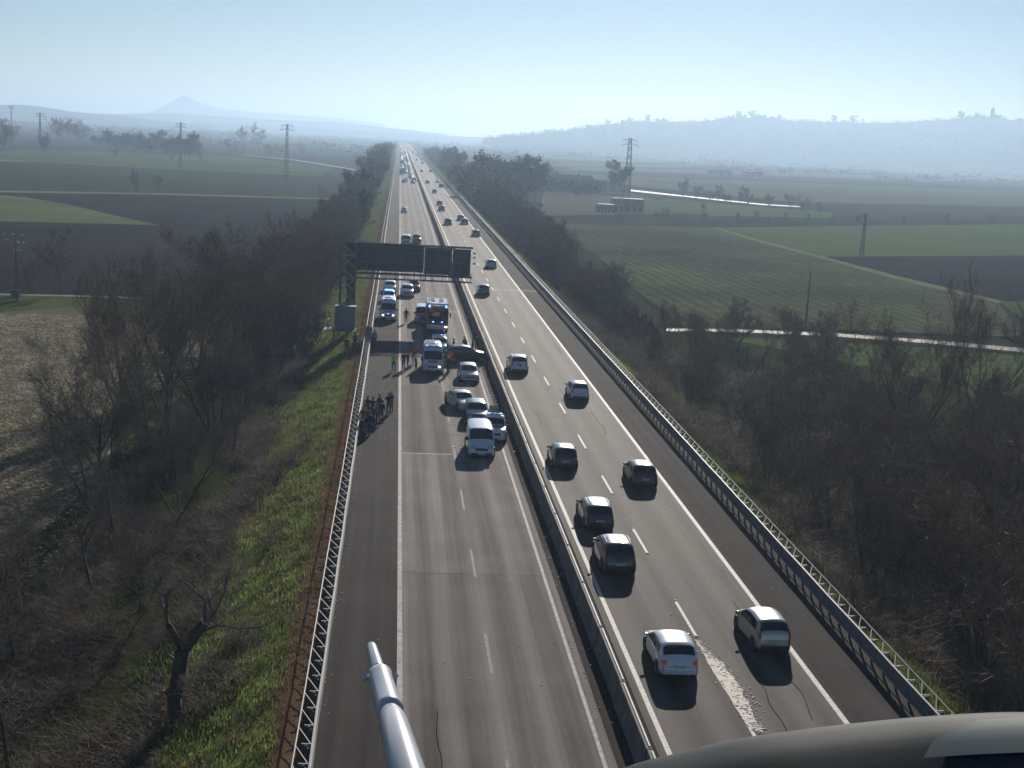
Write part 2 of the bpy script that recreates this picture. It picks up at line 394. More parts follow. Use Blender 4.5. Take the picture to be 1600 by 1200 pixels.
field('wood_floor', [(-18, 150), (-9, 150), (-9, 1500), (-15, 1500)], M['g_litter'], world=True)
# right side
field('sown_field', [(860, 350), (1115, 357), (1185, 378), (1280, 403), (1400, 437), (1560, 476), (1600, 530), (1250, 516), (1070, 515), (1010, 470), (930, 400)], M['g_rows'])
field('green_field', [(1115, 357), (1700, 350), (1900, 400), (1600, 401), (1280, 403), (1185, 378)], M['g_green'])
field('ploughed_field', [(1283, 403), (1600, 401), (1900, 402), (1900, 470), (1560, 472), (1400, 434)], M['g_plough'])
field('field_verge', [(1113, 357), (1119, 357), (1188, 377), (1284, 402), (1404, 434), (1570, 474), (1560, 477), (1396, 438), (1276, 404), (1181, 379)], M['g_verge'])
field('meadow', [(1560, 474), (1900, 472), (1900, 560), (1640, 535)], M['g_meadow'])
field('meadow', [(1110, 524), (1250, 522), (1600, 556), (1900, 590), (1900, 1100), (1640, 900), (1480, 640), (1380, 600), (1230, 570)], M['g_green'])
field('wood_floor', [(32, 45), (58, 60), (66, 150), (45, 182), (32, 182)], M['g_litter'], world=True)
field('wood_floor', [(31, 180), (38, 180), (36, 1500), (31, 1500)], M['g_litter'], world=True)
field('farm_track', [(1040, 518), (1150, 518.6), (1300, 525), (1450, 535.5), (1600, 549), (1900, 578), (1900, 586), (1600, 555), (1450, 541), (1300, 530), (1150, 523), (1040, 522)], M['g_track'])
field('track_bank', [(1040, 524), (1150, 525), (1300, 531), (1450, 542), (1600, 556), (1600, 560), (1450, 548), (1300, 538), (1150, 530), (1040, 527)], M['g_litter'])
field('canal', [(1010, 335), (1100, 346), (1700, 352), (1700, 345), (1110, 338)], M['g_litter'])
field('farm_road', [(985, 297.5), (1060, 306), (1190, 320.0), (1250, 324), (1250, 325.2), (1190, 321.8), (1060, 308), (985, 300)], M['g_track'])
field('brown_field', [(850, 300), (985, 303), (1100, 335), (840, 340)], M['g_pale'])
field('meadow', [(985, 330), (1110, 339), (1300, 343), (1300, 333), (1150, 322), (1040, 312)], M['g_green'])
field('crop_field', [(880, 272), (1200, 285), (1600, 300), (1900, 310), (1900, 330), (1250, 318), (1000, 294)], M['g_pale'])
field('crop_field', [(800, 250), (1100, 258), (1600, 275), (1900, 282), (1900, 306), (1200, 283), (900, 270)], M['g_brown'])
field('crop_field', [(900, 262), (1200, 268), (1500, 281), (1500, 285), (1200, 275), (880, 267)], M['g_pale'])
field('crop_field', [(1300, 290), (1700, 305), (1800, 318), (1320, 300)], M['g_green'])
field('crop_field', [(860, 256), (1080, 259), (1060, 263), (850, 260)], M['g_green'])
field('crop_field', [(1490, 262), (1560, 266), (1600, 282), (1500, 280)], M['g_wedge'])
field('green_field', [(850, 240), (1200, 250), (1600, 268), (1600, 273), (1100, 257), (820, 248)], M['g_green'])

XL0, XL1 = -2.55, 8.75       # left carriageway asphalt
XR0, XR1 = 10.45, 21.55
Y0, Y1 = -30, 2600
def strip(name, x0, x1, z, mt, y0=Y0, y1=Y1, parent=None, nseg=24):
    b = MB(); ys = np.linspace(y0, y1, nseg + 1)
    b.add([(x, y, z) for y in ys for x in (x0, x1)], [(2 * i, 2 * i + 1, 2 * i + 3, 2 * i + 2) for i in range(nseg)])
    return struct(b.build(name, mt, parent))
# embankment under the road, one uneven sheet across
def hump(x, y, z, a): return z + a * (noise.noise(Vector((x * 0.35, y * 0.12, 3.1))) + 0.4 * noise.noise(Vector((x * 1.3, y * 0.5, 9.0))))
for nm, prof, mt in (('embankment', [(-12.5, FZ - 0.3), (-10.2, FZ + 0.35), (-8.0, -2.7), (-6.0, -1.5), (-4.6, -0.75), (-4.05, -0.42)], 'g_bank'),
                     ('dry_verge', [(-4.05, -0.42), (-3.5, -0.2), (-3.0, -0.1), (-2.5, -0.09)], 'g_dry'),
                     ('embankment', [(22.6, -0.1), (23.6, -0.3), (25.5, -1.2), (28.5, -2.9), (31, -3.7), (34, FZ - 0.3)], 'g_bank')):
    b = MB(); ys = list(np.arange(-30, 260, 1.5)) + list(np.arange(260, 2600, 20))
    n = len(prof)
    for y in ys:
        for i, (x, z) in enumerate(prof):
            lock = (nm == 'dry_verge' and i in (0, n - 1)) or (nm != 'dry_verge' and abs(z) < 0.5)
            w = 0.25 * noise.noise(Vector((x, y * 0.22, 0))) if not (nm == 'dry_verge' and i == n - 1) else 0
            b.v.append((x + (0.45 * noise.noise(Vector((0, y * 0.16, 5))) if abs(x + 4.05) < 0.01 else w * 0.5), y, z if lock else hump(x, y, z, 0.28)))
    for j in range(len(ys) - 1):
        for i in range(n - 1):
            b.f.append((j * n + i, j * n + i + 1, (j + 1) * n + i + 1, (j + 1) * n + i)); b.m.append(0)
    struct(b.build(nm, M[mt], smooth=True))
sub = MB(); sub.box(((XL0 + 22.6) / 2, (Y0 + Y1) / 2, -0.66), (22.6 - XL0, Y1 - Y0, 1.12)); struct(sub.build('road_base', M['asph_med']))
road = struct(bpy.data.objects.new('motorway', None)); C.objects.link(road)
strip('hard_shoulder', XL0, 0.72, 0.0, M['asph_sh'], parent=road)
strip('carriageway', 0.72, XL1, 0.004, M['asph_l'], parent=road)
strip('median_strip', XL1, XR0, -0.02, M['asph_med'], parent=road)
strip('carriageway', XR0, 18.75, 0.004, M['asph_r'], parent=road)
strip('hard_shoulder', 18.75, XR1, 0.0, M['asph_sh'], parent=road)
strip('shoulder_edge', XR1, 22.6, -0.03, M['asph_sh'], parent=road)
strip('asphalt_patch', 0.90, 4.55, 0.008, M['asph_new'], 92.1, 118, parent=road)
strip('asphalt_patch', 4.86, 8.25, 0.008, M['asph_pale'], 66, 420, parent=road)
strip('asphalt_patch', 0.90, 4.55, 0.008, M['asph_pale'], 66, 92.0, parent=road)
strip('asphalt_patch', 0.90, 4.55, 0.008, M['asph_pale'], 170, 420, parent=road)
strip('expansion_joint', 0.9, 4.5, 0.012, M['joint'], 91.92, 92.08, parent=road, nseg=1)
strip('expansion_joint', 0.9, 4.5, 0.012, M['asph_pale'], 65.9, 66.05, parent=road, nseg=1)
strip('expansion_joint', 0.9, 8.2, 0.012, M['joint'], 168.9, 169.2, parent=road, nseg=1)
strip('expansion_joint', 14.8, 21.3, 0.012, M['joint'], 196.0, 196.35, parent=road, nseg=1)
strip('seam', 4.38, 4.50, 0.013, M['asph_new'], 110, 900, parent=road)
strip('edge_line', 0.69, 0.92, 0.012, M['paint_old'], y0=10, y1=2300, parent=road)
strip('edge_line', 8.22, 8.38, 0.012, M['paint_old'], y0=10, y1=2300, parent=road)
strip('edge_line', 10.78, 11.0, 0.012, M['paint'], y0=10, y1=2300, parent=road)
strip('edge_line', 18.58, 18.82, 0.012, M['paint'], y0=10, y1=2300, parent=road)
db = MB(); db.add([(-0.075, 0, 0), (0.075, 0, 0), (0.075, 4.6, 0), (-0.075, 4.6, 0)], [(0, 1, 2, 3)])
stud = MB(); stud.bbox((0, 0, 0.02), (0.13, 0.12, 0.035), 0.012)
def dashes(x, yfirst, mt, n, studs):
    src = None
    for k in range(n):
        y = yfirst + 12.44 * k
        if src is None: src = struct(db.build('lane_dash', mt, road)); o = src
        else:
            o = src.copy(); C.objects.link(o)
        o.location = (x, y, 0.0125)
    if studs:
        s = None
        for k in range(14):
            for dy in (-0.12, 4.72):
                if s is None: s = stud.build('road_stud', M['spill'], road); struct(s); q = s
                else: q = s.copy(); C.objects.link(q)
                q.location = (x, yfirst + 12.44 * k + dy, 0.013)
dashes(14.58, 62.4 - 12.44 - 4.6, M['paint'], 90, True)
dashes(4.70, 40.5, M['paint_faint'], 80, False)

# pale spilled debris along the dashes of the right carriageway
sp = MB()
pa = [G(*q) for q in ((1086, 1000), (1098, 1015), (1112, 1035), (1128, 1060), (1150, 1095), (1172, 1135), (1184, 1143))]
wd = [0.10, 0.22, 0.62, 0.72, 0.62, 0.42, 0.12]
n = 40; left = []; rightp = []
for i in range(n):
    t = i / (n - 1) * (len(pa) - 1); a = min(int(t), len(pa) - 2); f = t - a
    p = pa[a].lerp(pa[a + 1], f); w = wd[a] * (1 - f) + wd[a + 1] * f
    left.append((p.x - w * 0.3 + random.uniform(-.02, .02), p.y, 0.016)); rightp.append((p.x + w * random.uniform(0.6, 0.95), p.y, 0.016))
sp.add(left + rightp, [(i + 1, i, n + i, n + i + 1) for i in range(n - 1)])
for i in range(420):
    t = random.random() ** 0.9 * (len(pa) - 1.001); a = int(t); f = t - a
    p = pa[a].lerp(pa[a + 1], f); w = (wd[a] * (1 - f) + wd[a + 1] * f) * 1.25 + 0.1
    s = random.uniform(0.012, 0.04)
    x = p.x + random.gauss(0.42, 0.30) * w
    sp.bbox((x, p.y + random.uniform(-.3, .3), 0.017 + s * .3), (s * 2.2, s * 1.8, s * .6), s * 0.2, rz=random.uniform(0, 3))
o = sp.build('spilled_debris', M['spill']); stuff(o, 'pale crumbly debris spilled along the lane dashes'); o['category'] = 'debris'
# bitumen crack seals, wandering along and across the lanes
M['tar'] = mat('bitumen', (0.035, 0.032, 0.030), 1.0, var=0.2, spec=0.0)
rt = random.Random(12); tb_ = MB()
def seal(x, y, L, along):
    n = max(4, int(L / .5)); L_, R_ = [], []
    for i in range(n + 1):
        o_ = .16 * noise.noise(Vector((x * 3, y * 3 + i * .22, along))) ; w = .012 + .014 * abs(noise.noise(Vector((x, i * .9, 7))))
        if along: L_.append((x + o_ * 1.6 - w, y + L * i / n, .0145)); R_.append((x + o_ * 1.6 + w, y + L * i / n, .0145))
        else: L_.append((x + L * i / n, y + o_ + w * 1.6, .0145)); R_.append((x + L * i / n, y + o_ - w * 1.6, .0145))
    tb_.add(L_ + R_, [(i, n + 1 + i, n + 2 + i, i + 1) for i in range(n)])
for i in range(5): seal(rt.uniform(1.2, 8.0), rt.uniform(40, 160), rt.uniform(3, 16), 1)
for i in range(12): seal(rt.uniform(11.4, 18.2), rt.uniform(40, 190), rt.uniform(3, 16), 1)
struct(tb_.build('crack_seals', M['tar'], road))
# small litter on the asphalt
lt = MB()
for i in range(700):
    y = random.uniform(38, 170); x = random.choice([random.uniform(-2.3, 8.6), random.uniform(8.4, 9.3), random.uniform(11, 21), random.uniform(-2.5, -1.9)])
    s = random.uniform(0.008, 0.03) * (1 + y / 120)
    lt.box((x, y, 0.012 + s * 0.35), (s * 1.4, s, s * 0.7), rz=random.uniform(0, 3))
o = stuff(lt.build('road_litter', M['spill']), 'tiny pale stones and litter scattered over the asphalt'); o['category'] = 'litter'

# ------------------------------------------------------------------ barriers
def guard_rail(xf, sgn, label, ys0, tone, hb=(0.38, 1.08)):
    """three-wave beam on the road side, tube behind it, slanted brackets between; sgn points away from the road"""
    root = thing('guard_rail', label, 'guard rail', (xf, 0, 0))
    zl, zh = hb
    sag = lambda y: 0.0
    prof = []
    nw = 3
    for i in range(nw * 4 + 1):
        z = zl + (zh - zl) * i / (nw * 4)
        prof.append((sgn * (0.0 + 0.04 * (1 - math.cos(i * math.pi / 2)) * 0.5 * 1.0), z))
    prof += [(sgn * 0.10, zh), (sgn * 0.10, zh - 0.03), (sgn * 0.06, zl)]
    b = MB(); ys = list(np.arange(ys0, 300, 4.5)) + list(np.arange(300, 1900, 40))
    n = len(prof)
    for j, y in enumerate(ys):
        wob = 0.025 * noise.noise(Vector((y * 0.05, xf, 0))) + (0.012 if j % 2 else -0.012)
        b.v += [(px + wob, y, pz) for px, pz in prof]
    for j in range(len(ys) - 1):
        for i in range(n):
            i2 = (i + 1) % n; a = (j * n + i, j * n + i2, (j + 1) * n + i2, (j + 1) * n + i)
            b.f.append(a if sgn > 0 else a[::-1]); b.m.append(0)
    b.build('beam', tone, root)
    t = MB(); prev = None
    for j, y in enumerate(ys):
        p = (sgn * 0.64 + 0.03 * noise.noise(Vector((y * 0.07, xf, 4))), y, 1.12)
        if prev: t.tube(prev, p, 0.033, n=6, cap=False)
        prev = p
    t.build('top_rail', M['galv'], root)
    lo = MB(); lo.box((sgn * 0.11, 950, 0.2), (0.03, 1900, 0.0601)); 
    br = MB()
    br.box((sgn * 0.27, 0, 1.06), (0.34, 0.05, 0.04))
    br.tube((sgn * 0.11, 0.0, 1.05), (sgn * 0.62, 1.25, 1.10), 0.024, n=5)
    po = MB()
    po.box((sgn * 0.27, 0, 0.44), (0.10, 0.06, 1.16)); po.box((sgn * 0.15, 0, 0.80), (0.14, 0.08, 0.22))
    b0 = br.build('bracket', M['galv'], root); p0 = po.build('post', M['galv_dk'], root)
    b0.location.y = p0.location.y = ys0
    y = ys0; k = 1
    while k < 290:
        y += 1.5
        q = b0.copy(); C.objects.link(q); q.location.y = y
        q = p0.copy(); C.objects.link(q); q.location.y = y
        k += 1
    far = MB()
    while y < 1500:
        y += 3.0
        far.box((sgn * 0.27, y, 0.44), (0.10, 0.09, 1.16)); far.box((sgn * 0.33, y, 1.06), (0.42, 0.12, 0.05))
    f = far.build('far_post', M['galv_dk'], root); f['kind'] = 'stuff'
    return root
guard_rail(-2.46 + 0.22, -1, 'steel guard rail with slanted brackets along the left hard shoulder', 38.0, M['galv'])
guard_rail(21.75, 1, 'tall steel guard rail with bright top tube along the right hard shoulder', 34.0, M['galv_dk'])

jr = thing('median_barrier', 'long concrete median barrier in short segments between the carriageways', 'barrier', (9.75, 0, 0))
jm = MB()
pr = [(-0.30, 0), (-0.30, 0.08), (-0.17, 0.33), (-0.115, 1.0), (-0.09, 1.02), (0.09, 1.02), (0.115, 1.0), (0.17, 0.33), (0.30, 0.08), (0.30, 0)]
L = 5.93
jm.v = [(x, 0.0, z) for x, z in pr] + [(x, L, z) for x, z in pr]; n = len(pr)
for i in range(n - 1): jm.f.append((i, i + 1, n + i + 1, n + i)[::-1])
jm.f += [tuple(range(n))[::-1], tuple(range(n, 2 * n))]; jm.m = [0] * len(jm.f)
seg = jm.build('barrier_segment', M['conc'], jr)
cap = MB(); cap.box((0.04, L / 2, 1.045), (0.06, L - 0.3, 0.03)); c0 = cap.build('steel_cap', M['galv'], seg)
yy = 20.0
seg.location.y = yy
for k in range(1, 260):
    yy += 6.0
    s = seg.copy(); C.objects.link(s); s.location = (random.uniform(-.018, .018), yy, 0)
    if k < 60:
        c = c0.copy(); C.objects.link(c); c.parent = s
# reflectors, weeds and dust along the median
wm = MB()
for i in range(1500):
    y = random.uniform(25, 260); x = random.choice([10.12 + abs(random.gauss(0, .09)), 9.38 - abs(random.gauss(0, .10))])
    h = random.uniform(.03, .12); a = random.uniform(0, 6.28)
    wm.add([(x, y, -0.02), (x + .03 * math.cos(a), y + .03 * math.sin(a), -0.02), (x + random.uniform(-.05, .05), y + random.uniform(-.05, .05), h)], [(0, 1, 2)])
o = stuff(wm.build('median_weeds', M['straw']), 'dry weeds and dirt along the foot of the median barrier'); o['category'] = 'weeds'

# ------------------------------------------------------------------ trees
def branch_tree(seed, h, spread, upright, nlimb, twigs, tw, stems=1, leaf=None, low=0.25, tl=0.9, lean=0.0):
    """returns (trunk MB, crown vertex array, crown face array): tapered limbs and a cloud of fine twigs"""
    rd = random.Random(seed)
    tr = MB(); tips = []
    def limb(p, d, L, r, lev):
        n = 4 if lev < 2 else 3
        q = Vector(p); dd = Vector(d)
        for i in range(n):
            nd_ = (dd + Vector((rd.gauss(0, .13), rd.gauss(0, .13), rd.gauss(0, .08) + upright * 0.12))).normalized()
            q2 = q + nd_ * L / n; r2 = r * (1 - 0.72 * (i + 1) / n)
            tr.tube(q, q2, max(r * (1 - 0.72 * i / n), 0.006), max(r2, 0.006), n=6 if lev == 0 else (4 if lev == 1 else 3), cap=False)
            if lev < 3 and i >= (1 if lev else max(0, int(low * 4))):
                for k in range(2 if lev < 2 else 2):
                    a = rd.uniform(0, 2 * math.pi)
                    side = Vector((math.cos(a), math.sin(a), 0))
                    nd2 = (nd_ * (0.55 + upright * 0.5) + side * spread * rd.uniform(.6, 1.15) + Vector((0, 0, rd.uniform(.05, .35)))).normalized()
                    limb(q2, nd2, L * rd.uniform(.45, .62), max(r2 * rd.uniform(.5, .75), .008), lev + 1)
            if lev >= 1: tips.append((q.copy(), q2.copy(), nd_.copy(), lev))
            q, dd = q2, nd_
    for s in range(stems):
        a = rd.uniform(0, 6.28); o = 0 if stems == 1 else rd.uniform(0.1, 0.5)
        d0 = Vector((math.cos(a) * (0.05 + lean), math.sin(a) * 0.05 + lean * .4, 1)) if stems == 1 else Vector((math.cos(a) * rd.uniform(.1, .5), math.sin(a) * rd.uniform(.1, .5), 1))
        limb((math.cos(a) * o, math.sin(a) * o, -0.15), d0.normalized(), h * (0.72 if stems == 1 else rd.uniform(.5, .72)), h * 0.017 * (1 if stems == 1 else 0.6), 0)
    # twigs: thin crossed slivers carried by the outer branches
    r2 = np.random.default_rng(seed)
    A = np.array([t[0] for t in tips]); B = np.array([t[1] for t in tips]); D = np.array([t[2] for t in tips]); LV = np.array([t[3] for t in tips])
    pw = np.where(LV == 3, 1.0, np.where(LV == 2, 0.7, 0.25)); pw /= pw.sum()
    ix_ = r2.choice(len(tips), twigs, p=pw)
    t = r2.random((twigs, 1)); P = A[ix_] * (1 - t) + B[ix_] * t
    dr = D[ix_] * 0.7 + r2.normal(0, .55, (twigs, 3)); dr[:, 2] += 0.35 * upright + 0.1
    dr /= np.linalg.norm(dr, axis=1, keepdims=True)
    if leaf:
        Ls = leaf * r2.uniform(.6, 1.3, (twigs, 1)); P = P + r2.normal(0, .35, (twigs, 3)); wv = Ls * 0.5
    else:
        Ls = tl * r2.uniform(.4, 1.3, (twigs, 1)); wv = tw * r2.uniform(.6, 1.3, (twigs, 1))
    sd_ = np.cross(dr, r2.normal(0, 1, (twigs, 3))); sd_ /= np.linalg.norm(sd_, axis=1, keepdims=True)
    Q = P + dr * Ls
    if leaf:
        V = np.stack([P, P + dr * Ls * .5 + sd_ * wv, Q, P + dr * Ls * .5 - sd_ * wv], 1).reshape(-1, 3)
        F = np.arange(twigs * 4); k = 4
    else:
        mid = P + dr * Ls * 0.55 + sd_ * Ls * 0.12
        n2 = np.cross(dr, sd_)
        side = sd_ * wv + n2 * wv * 0.5
        # main sliver and two offshoots
        o1 = mid + (dr * .6 + sd_ * .8) * Ls * .45; o2 = mid + (dr * .6 - sd_ * .7 + n2 * .4) * Ls * .5
        V = np.stack([P - side, P + side, Q, mid - side * .8, mid + side * .8, o1, mid - side * .8 + dr * .05, mid + side * .8 + dr * .05, o2], 1).reshape(-1, 3)
        F = np.arange(twigs * 9); k = 3
    return tr, V, F, k
PROTO = {}; PH = {'cypress': 11.2}
def tree_proto(key, mats, **kw):
    PROTO[key] = (branch_tree(**kw), mats); PH[key] = float(np.percentile(PROTO[key][0][1][:, 2], 99.5))
def place_tree(key, loc, sc, label, group=None, name='bare_tree', rz=None, cat='tree', szz=1.0):
    rz = random.uniform(0, 6.28) if rz is None else rz
    p = PROTO[key]
    if isinstance(p, tuple):
        (tr, V, F, k), mats = p
        root = thing(name, label, cat, loc, rz, group); root.scale = (sc, sc, sc * szz)
        tr.build('trunk', mats[0], root, smooth=True)
        fast_mesh('crown', V, F, k, mats[1], root)
        PROTO[key] = root
        return root
    r = dup(p, loc, rz, (sc, sc, sc * szz), label, None)
    r.name = name
    if 'group' in r: del r['group']
    if group: r['group'] = group
    return r
for i in range(4):
    tree_proto('near%d' % i, (M['bark'], M['twig_g' if i % 2 else 'twig']), seed=11 + i, h=14, spread=(.5, .75, .6, .9)[i], upright=(1.0, .5, .8, .3)[i], nlimb=5, twigs=3800, tw=0.012, stems=(3, 1, 4, 1)[i], tl=1.1)
for i in range(4):
    tree_proto('mid%d' % i, (M['bark'], M['twig_r' if i == 2 else ('twig_g' if i == 1 else 'twig')]), seed=31 + i, h=12, spread=(.6, .8, .7, .9)[i], upright=(.8, .4, .6, .3)[i], nlimb=5, twigs=3400, tw=0.026, stems=(3, 1, 3, 2)[i], tl=1.1, low=0.1)
for i in range(3):
    tree_proto('far%d' % i, (M['bark'], M['twig']), seed=51 + i, h=12, spread=.8, upright=.4, nlimb=4, twigs=900, tw=0.085, stems=(1, 3, 2)[i], tl=1.2, low=0.1)
tree_proto('dark', (M['bark'], M['leaf_dk']), seed=71, h=12, spread=.9, upright=.3, nlimb=5, twigs=5200, tw=.1, leaf=.42, low=0.1)
tree_proto('dense', (M['bark'], M['leaf_dk']), seed=72, h=9, spread=1.15, upright=.2, nlimb=5, twigs=7000, tw=.1, leaf=.5, low=0.0, stems=3)
tree_proto('pollard', (M['bark'], M['twig_g']), seed=75, h=8, spread=1.1, upright=.15, nlimb=5, twigs=900, tw=.012, stems=1, low=0.3, tl=.9, lean=.15)
# cypress: a narrow flame of upright sprays
def cypress_proto():
    r2 = np.random.default_rng(5); N = 1500
    z = r2.random(N) ** 0.8 * 10; rad = np.sin(np.clip((z + .4) / 10.6, 0, 1) * math.pi) ** .6 * 1.05 * (1 - z / 16)
    a = r2.random(N) * 6.283; P = np.stack([np.cos(a) * rad * r2.uniform(.5, 1, N), np.sin(a) * rad * r2.uniform(.5, 1, N), z + .3], 1)
    u = np.stack([np.cos(a) * .3, np.sin(a) * .3, np.ones(N)], 1); s = np.stack([-np.sin(a), np.cos(a), 0 * a], 1)
    V = np.stack([P, P + u * .5 + s * .22, P + u * 1.1, P + u * .5 - s * .22], 1).reshape(-1, 3)
    t = MB(); t.tube((0, 0, -.2), (0, 0, 8), .16, .04)
    PROTO['cypress'] = ((t, V, np.arange(N * 4), 4), (M['bark'], M['cypress']))
cypress_proto()

def tree_px(key, px, py, hpx, label, group=None, name='bare_tree', z=FZ, base_h=12.0, **kw):
    """tree whose foot stands at the ground point seen at (px, py), hpx tall in the photograph"""
    p = G(px, py, z)
    d = (p - Vector((0, 0, CAMH))).dot(_f)
    hm = hpx * d / FPX / math.cos(PITCH)
    return place_tree(key, (p.x, p.y, z), hm / PH[key], label, group, name, **kw)

# --- left cluster by the camera
near_left = [
 ('near0', (-13.5, 121, 0.95), 'tallest many-stemmed bare tree beside the bend of the clod field'),
 ('near2', (-19.0, 106, 1.0), 'upright multi-stemmed bare tree on the edge of the clod field'),
 ('near1', (-15.5, 96, 0.95), 'single-trunk bare tree between the clod field and the green bank'),
 ('near3', (-17.2, 83, 0.75), 'spreading bare tree in the dark scrub at the left'),
 ('near0', (-23.5, 118, .85), 'bare tree standing out over the clod field'),
 ('near2', (-22, 131, .9), 'bare multi-stemmed tree in front of the green farm lane'),
 ('near1', (-17, 138, .95), 'bare tree behind the tallest roadside tree'),
 ('near0', (-12.5, 139, .9), 'bare tree on the bank foot short of the sign gantry'),
 ('near3', (-12.3, 104, .55), 'low bare tree close to the bright green bank'),
 ('near2', (-14.8, 112, .9), 'bare tree crowded behind the tallest many-stemmed one'),
 ('near0', (-17.5, 124, .95), 'bare multi-stemmed tree in the thick of the left clump'),
 ('near1', (-12.5, 128, .85), 'slim bare tree above the shaded end of the bank'),
 ('near2', (-19.5, 88, .7), 'young multi-stemmed bare tree at the dark corner of the field'),
 ('near0', (-14.0, 88, .6), 'low multi-stemmed bare tree above the shaded brambles'),
 ('near3', (-20.5, 142, .9), 'bare tree at the far end of the left clump by the green lane'),
 ('near1', (-16.0, 72, .5), 'thin bare sapling among the shaded brambles'),
 ('near2', (-19.5, 64, .45), 'bushy bare sapling at the left edge below the field corner'),
]
for k, (x, y, s), lab in near_left:
    place_tree(k, (x, y, FZ), s, lab)
# old sawn-off tree: thick leaning trunk, pale cut face, gnarled boughs
def gnarly(rd_, b, p, d, L, r, lev):
    n = 6; q = Vector(p); dd = Vector(d).normalized()
    for i in range(n):
        dd = (dd + Vector((rd_.gauss(0, .38), rd_.gauss(0, .38), rd_.gauss(.05, .30)))).normalized(); q2 = q + dd * L / n; r2 = r * (1 - .13)
        b.tube(q, q2, r, r2, n=7 if lev < 2 else 4, cap=False); r = r2; q = q2
        if lev < 3 and i >= 1:
            for k in range(1 if lev == 0 else 2):
                gnarly(rd_, b, q, dd + Vector((rd_.gauss(0, 1), rd_.gauss(0, 1), rd_.gauss(.1, .5))), L * rd_.uniform(.4, .6), max(r * .5, .008), lev + 1)
ob = G(276, 1165, FZ); Yo = ob.y
ot = thing('bare_tree', 'old sawn-off leaning tree with a pale cut face in the lower left scrub', 'tree', (ob.x, Yo, FZ))
def ol(v): return Vector(v) - Vector((ob.x, Yo, FZ))
fork, cutp = PY(286, 1015, Yo), PY(320, 972, Yo - .1)
b = MB(); rdg = random.Random(4)
b.tube((0, 0, -.2), ol(PY(272, 1090, Yo)), .34, .30, 10); b.tube(ol(PY(272, 1090, Yo)), ol(fork), .31, .30, 10); b.tube(ol(fork), ol(cutp), .28, .22, 10)
b.tube(ol(fork), ol(PY(262, 975, Yo)), .20, .14, 8)
b.build('trunk', M['bark'], ot, True)
b = MB()
for s_, d_ in ((PY(262, 975, Yo), (-.6, .5, .8)), (PY(262, 975, Yo), (-.2, .9, .5)), (PY(300, 995, Yo), (.3, .8, .9)), (PY(306, 988, Yo), (.9, .3, .5)), (cutp, (-.1, 1, .3)), (PY(280, 1040, Yo), (-1, .2, .5)), (cutp, (.3, .4, 1)), (PY(274, 1080, Yo), (-1, -.3, .4))):
    gnarly(rdg, b, ol(s_), d_, rdg.uniform(2.0, 2.9), .085, 0)
b.build('crown', M['bark_pale'], ot, True)
b = MB(); dct = (cutp - fork).normalized(); b.tube(ol(cutp), ol(cutp + dct * .04), .225, .215, 12); b.build('cut_face', M['wood'], ot)
place_tree('near3', (-17.5, 62, FZ), .5, 'bare sapling in the dark scrub at the lower left')
place_tree('near3', (-14.5, 50.5, FZ), .5, 'bare sapling nearest the camera at the lower left')
place_tree('near2', (-12.9, 70, FZ), .38, 'bushy sapling above the scrub beside the sawn tree')
# left pole-side trees
tree_px('mid1', 95, 462, 105, 'thin bare tree beside the farm lane next to the utility pole')
tree_px('mid3', 52, 460, 55, 'leaning stunted tree at the foot of the utility pole')
# --- row along the motorway, left side
def sect(y): return 'short of the sign gantry' if y < 157 else ('just behind the sign gantry' if y < 250 else ('beside the empty stretch of road' if y < 520 else ('beside the far queue of cars' if y < 900 else 'fading into the haze')))
GL = 'bare trees in the belt left of the motorway'
rd = random.Random(3)
y = 148
while y < 1500:
    n = 2 if y < 240 else 1
    for k in range(n):
        x = -10.6 - abs(rd.gauss(0, 1.5)) - (2.2 if k else 0)
        key = ('mid%d' % rd.randrange(4)) if y < 520 else 'far%d' % rd.randrange(3)
        s = rd.uniform(.62, .86)
        if y < 200: s *= .95
        place_tree(key, (x, y + rd.uniform(-2, 2), FZ), s * (1.3 if y > 600 else 1), 'bare tree in the left roadside belt ' + sect(y), GL)
    y += rd.uniform(3.6, 5.4) if y < 420 else rd.uniform(9, 14)
for (x, y, s) in ((-10, 330, .8), (-11, 420, .95), (-10.5, 560, 1.0), (-10.5, 700, 1.1), (-11, 900, 1.15)):
    place_tree('dark', (x, y, FZ), s, 'dark ivy-clad tree within the left roadside belt', 'ivy-clad trees in the left roadside belt', 'evergreen_tree')
# --- right side belt
GR = 'bare trees in the belt right of the motorway'
y = 48
while y < 1400:
    n = 4 if y < 176 else (2 if y < 460 else 1)
    for k in range(n):
        if y < 176:
            x = 28.5 + (8 + 24 * min(1, y / 110)) * (k + rd.random()) / n
            s = (25.4 - .152 * (y + 4)) / 13.5 * rd.uniform(.72, .98) * (.82 if x < 36 else 1); s = max(.42, min(1.02, s))
            key = 'mid%d' % rd.randrange(4) if rd.random() < .6 else 'near%d' % rd.randrange(4)
            if key[0] == 'n': s *= .88
        else:
            x = rd.uniform(27.5, 33 if y < 460 else 36); s = rd.uniform(.55, .78) * (1.3 if y > 460 else 1) * (.8 if y < 230 else 1); key = ('mid%d' % rd.randrange(4)) if y < 520 else 'far%d' % rd.randrange(3)
        far_x = 'next to the guard rail' if x < 36 else ('in the middle' if x < 48 else 'on the outer side')
        near_y = 'nearest the camera' if y < 85 else ('level with the white crossover' if y < 130 else 'by the gravel track')
        place_tree(key, (x, y + rd.uniform(-2, 2), FZ), s, ('bare tree of the right-hand thicket, %s, %s' % (far_x, near_y) if y < 176 else 'bare tree in the right roadside belt ' + sect(y)), GR, 'thicket_tree' if y < 176 else 'bare_tree')
    y += rd.uniform(5, 7) if y < 230 else (rd.uniform(5, 7) if y < 460 else rd.uniform(9, 14))
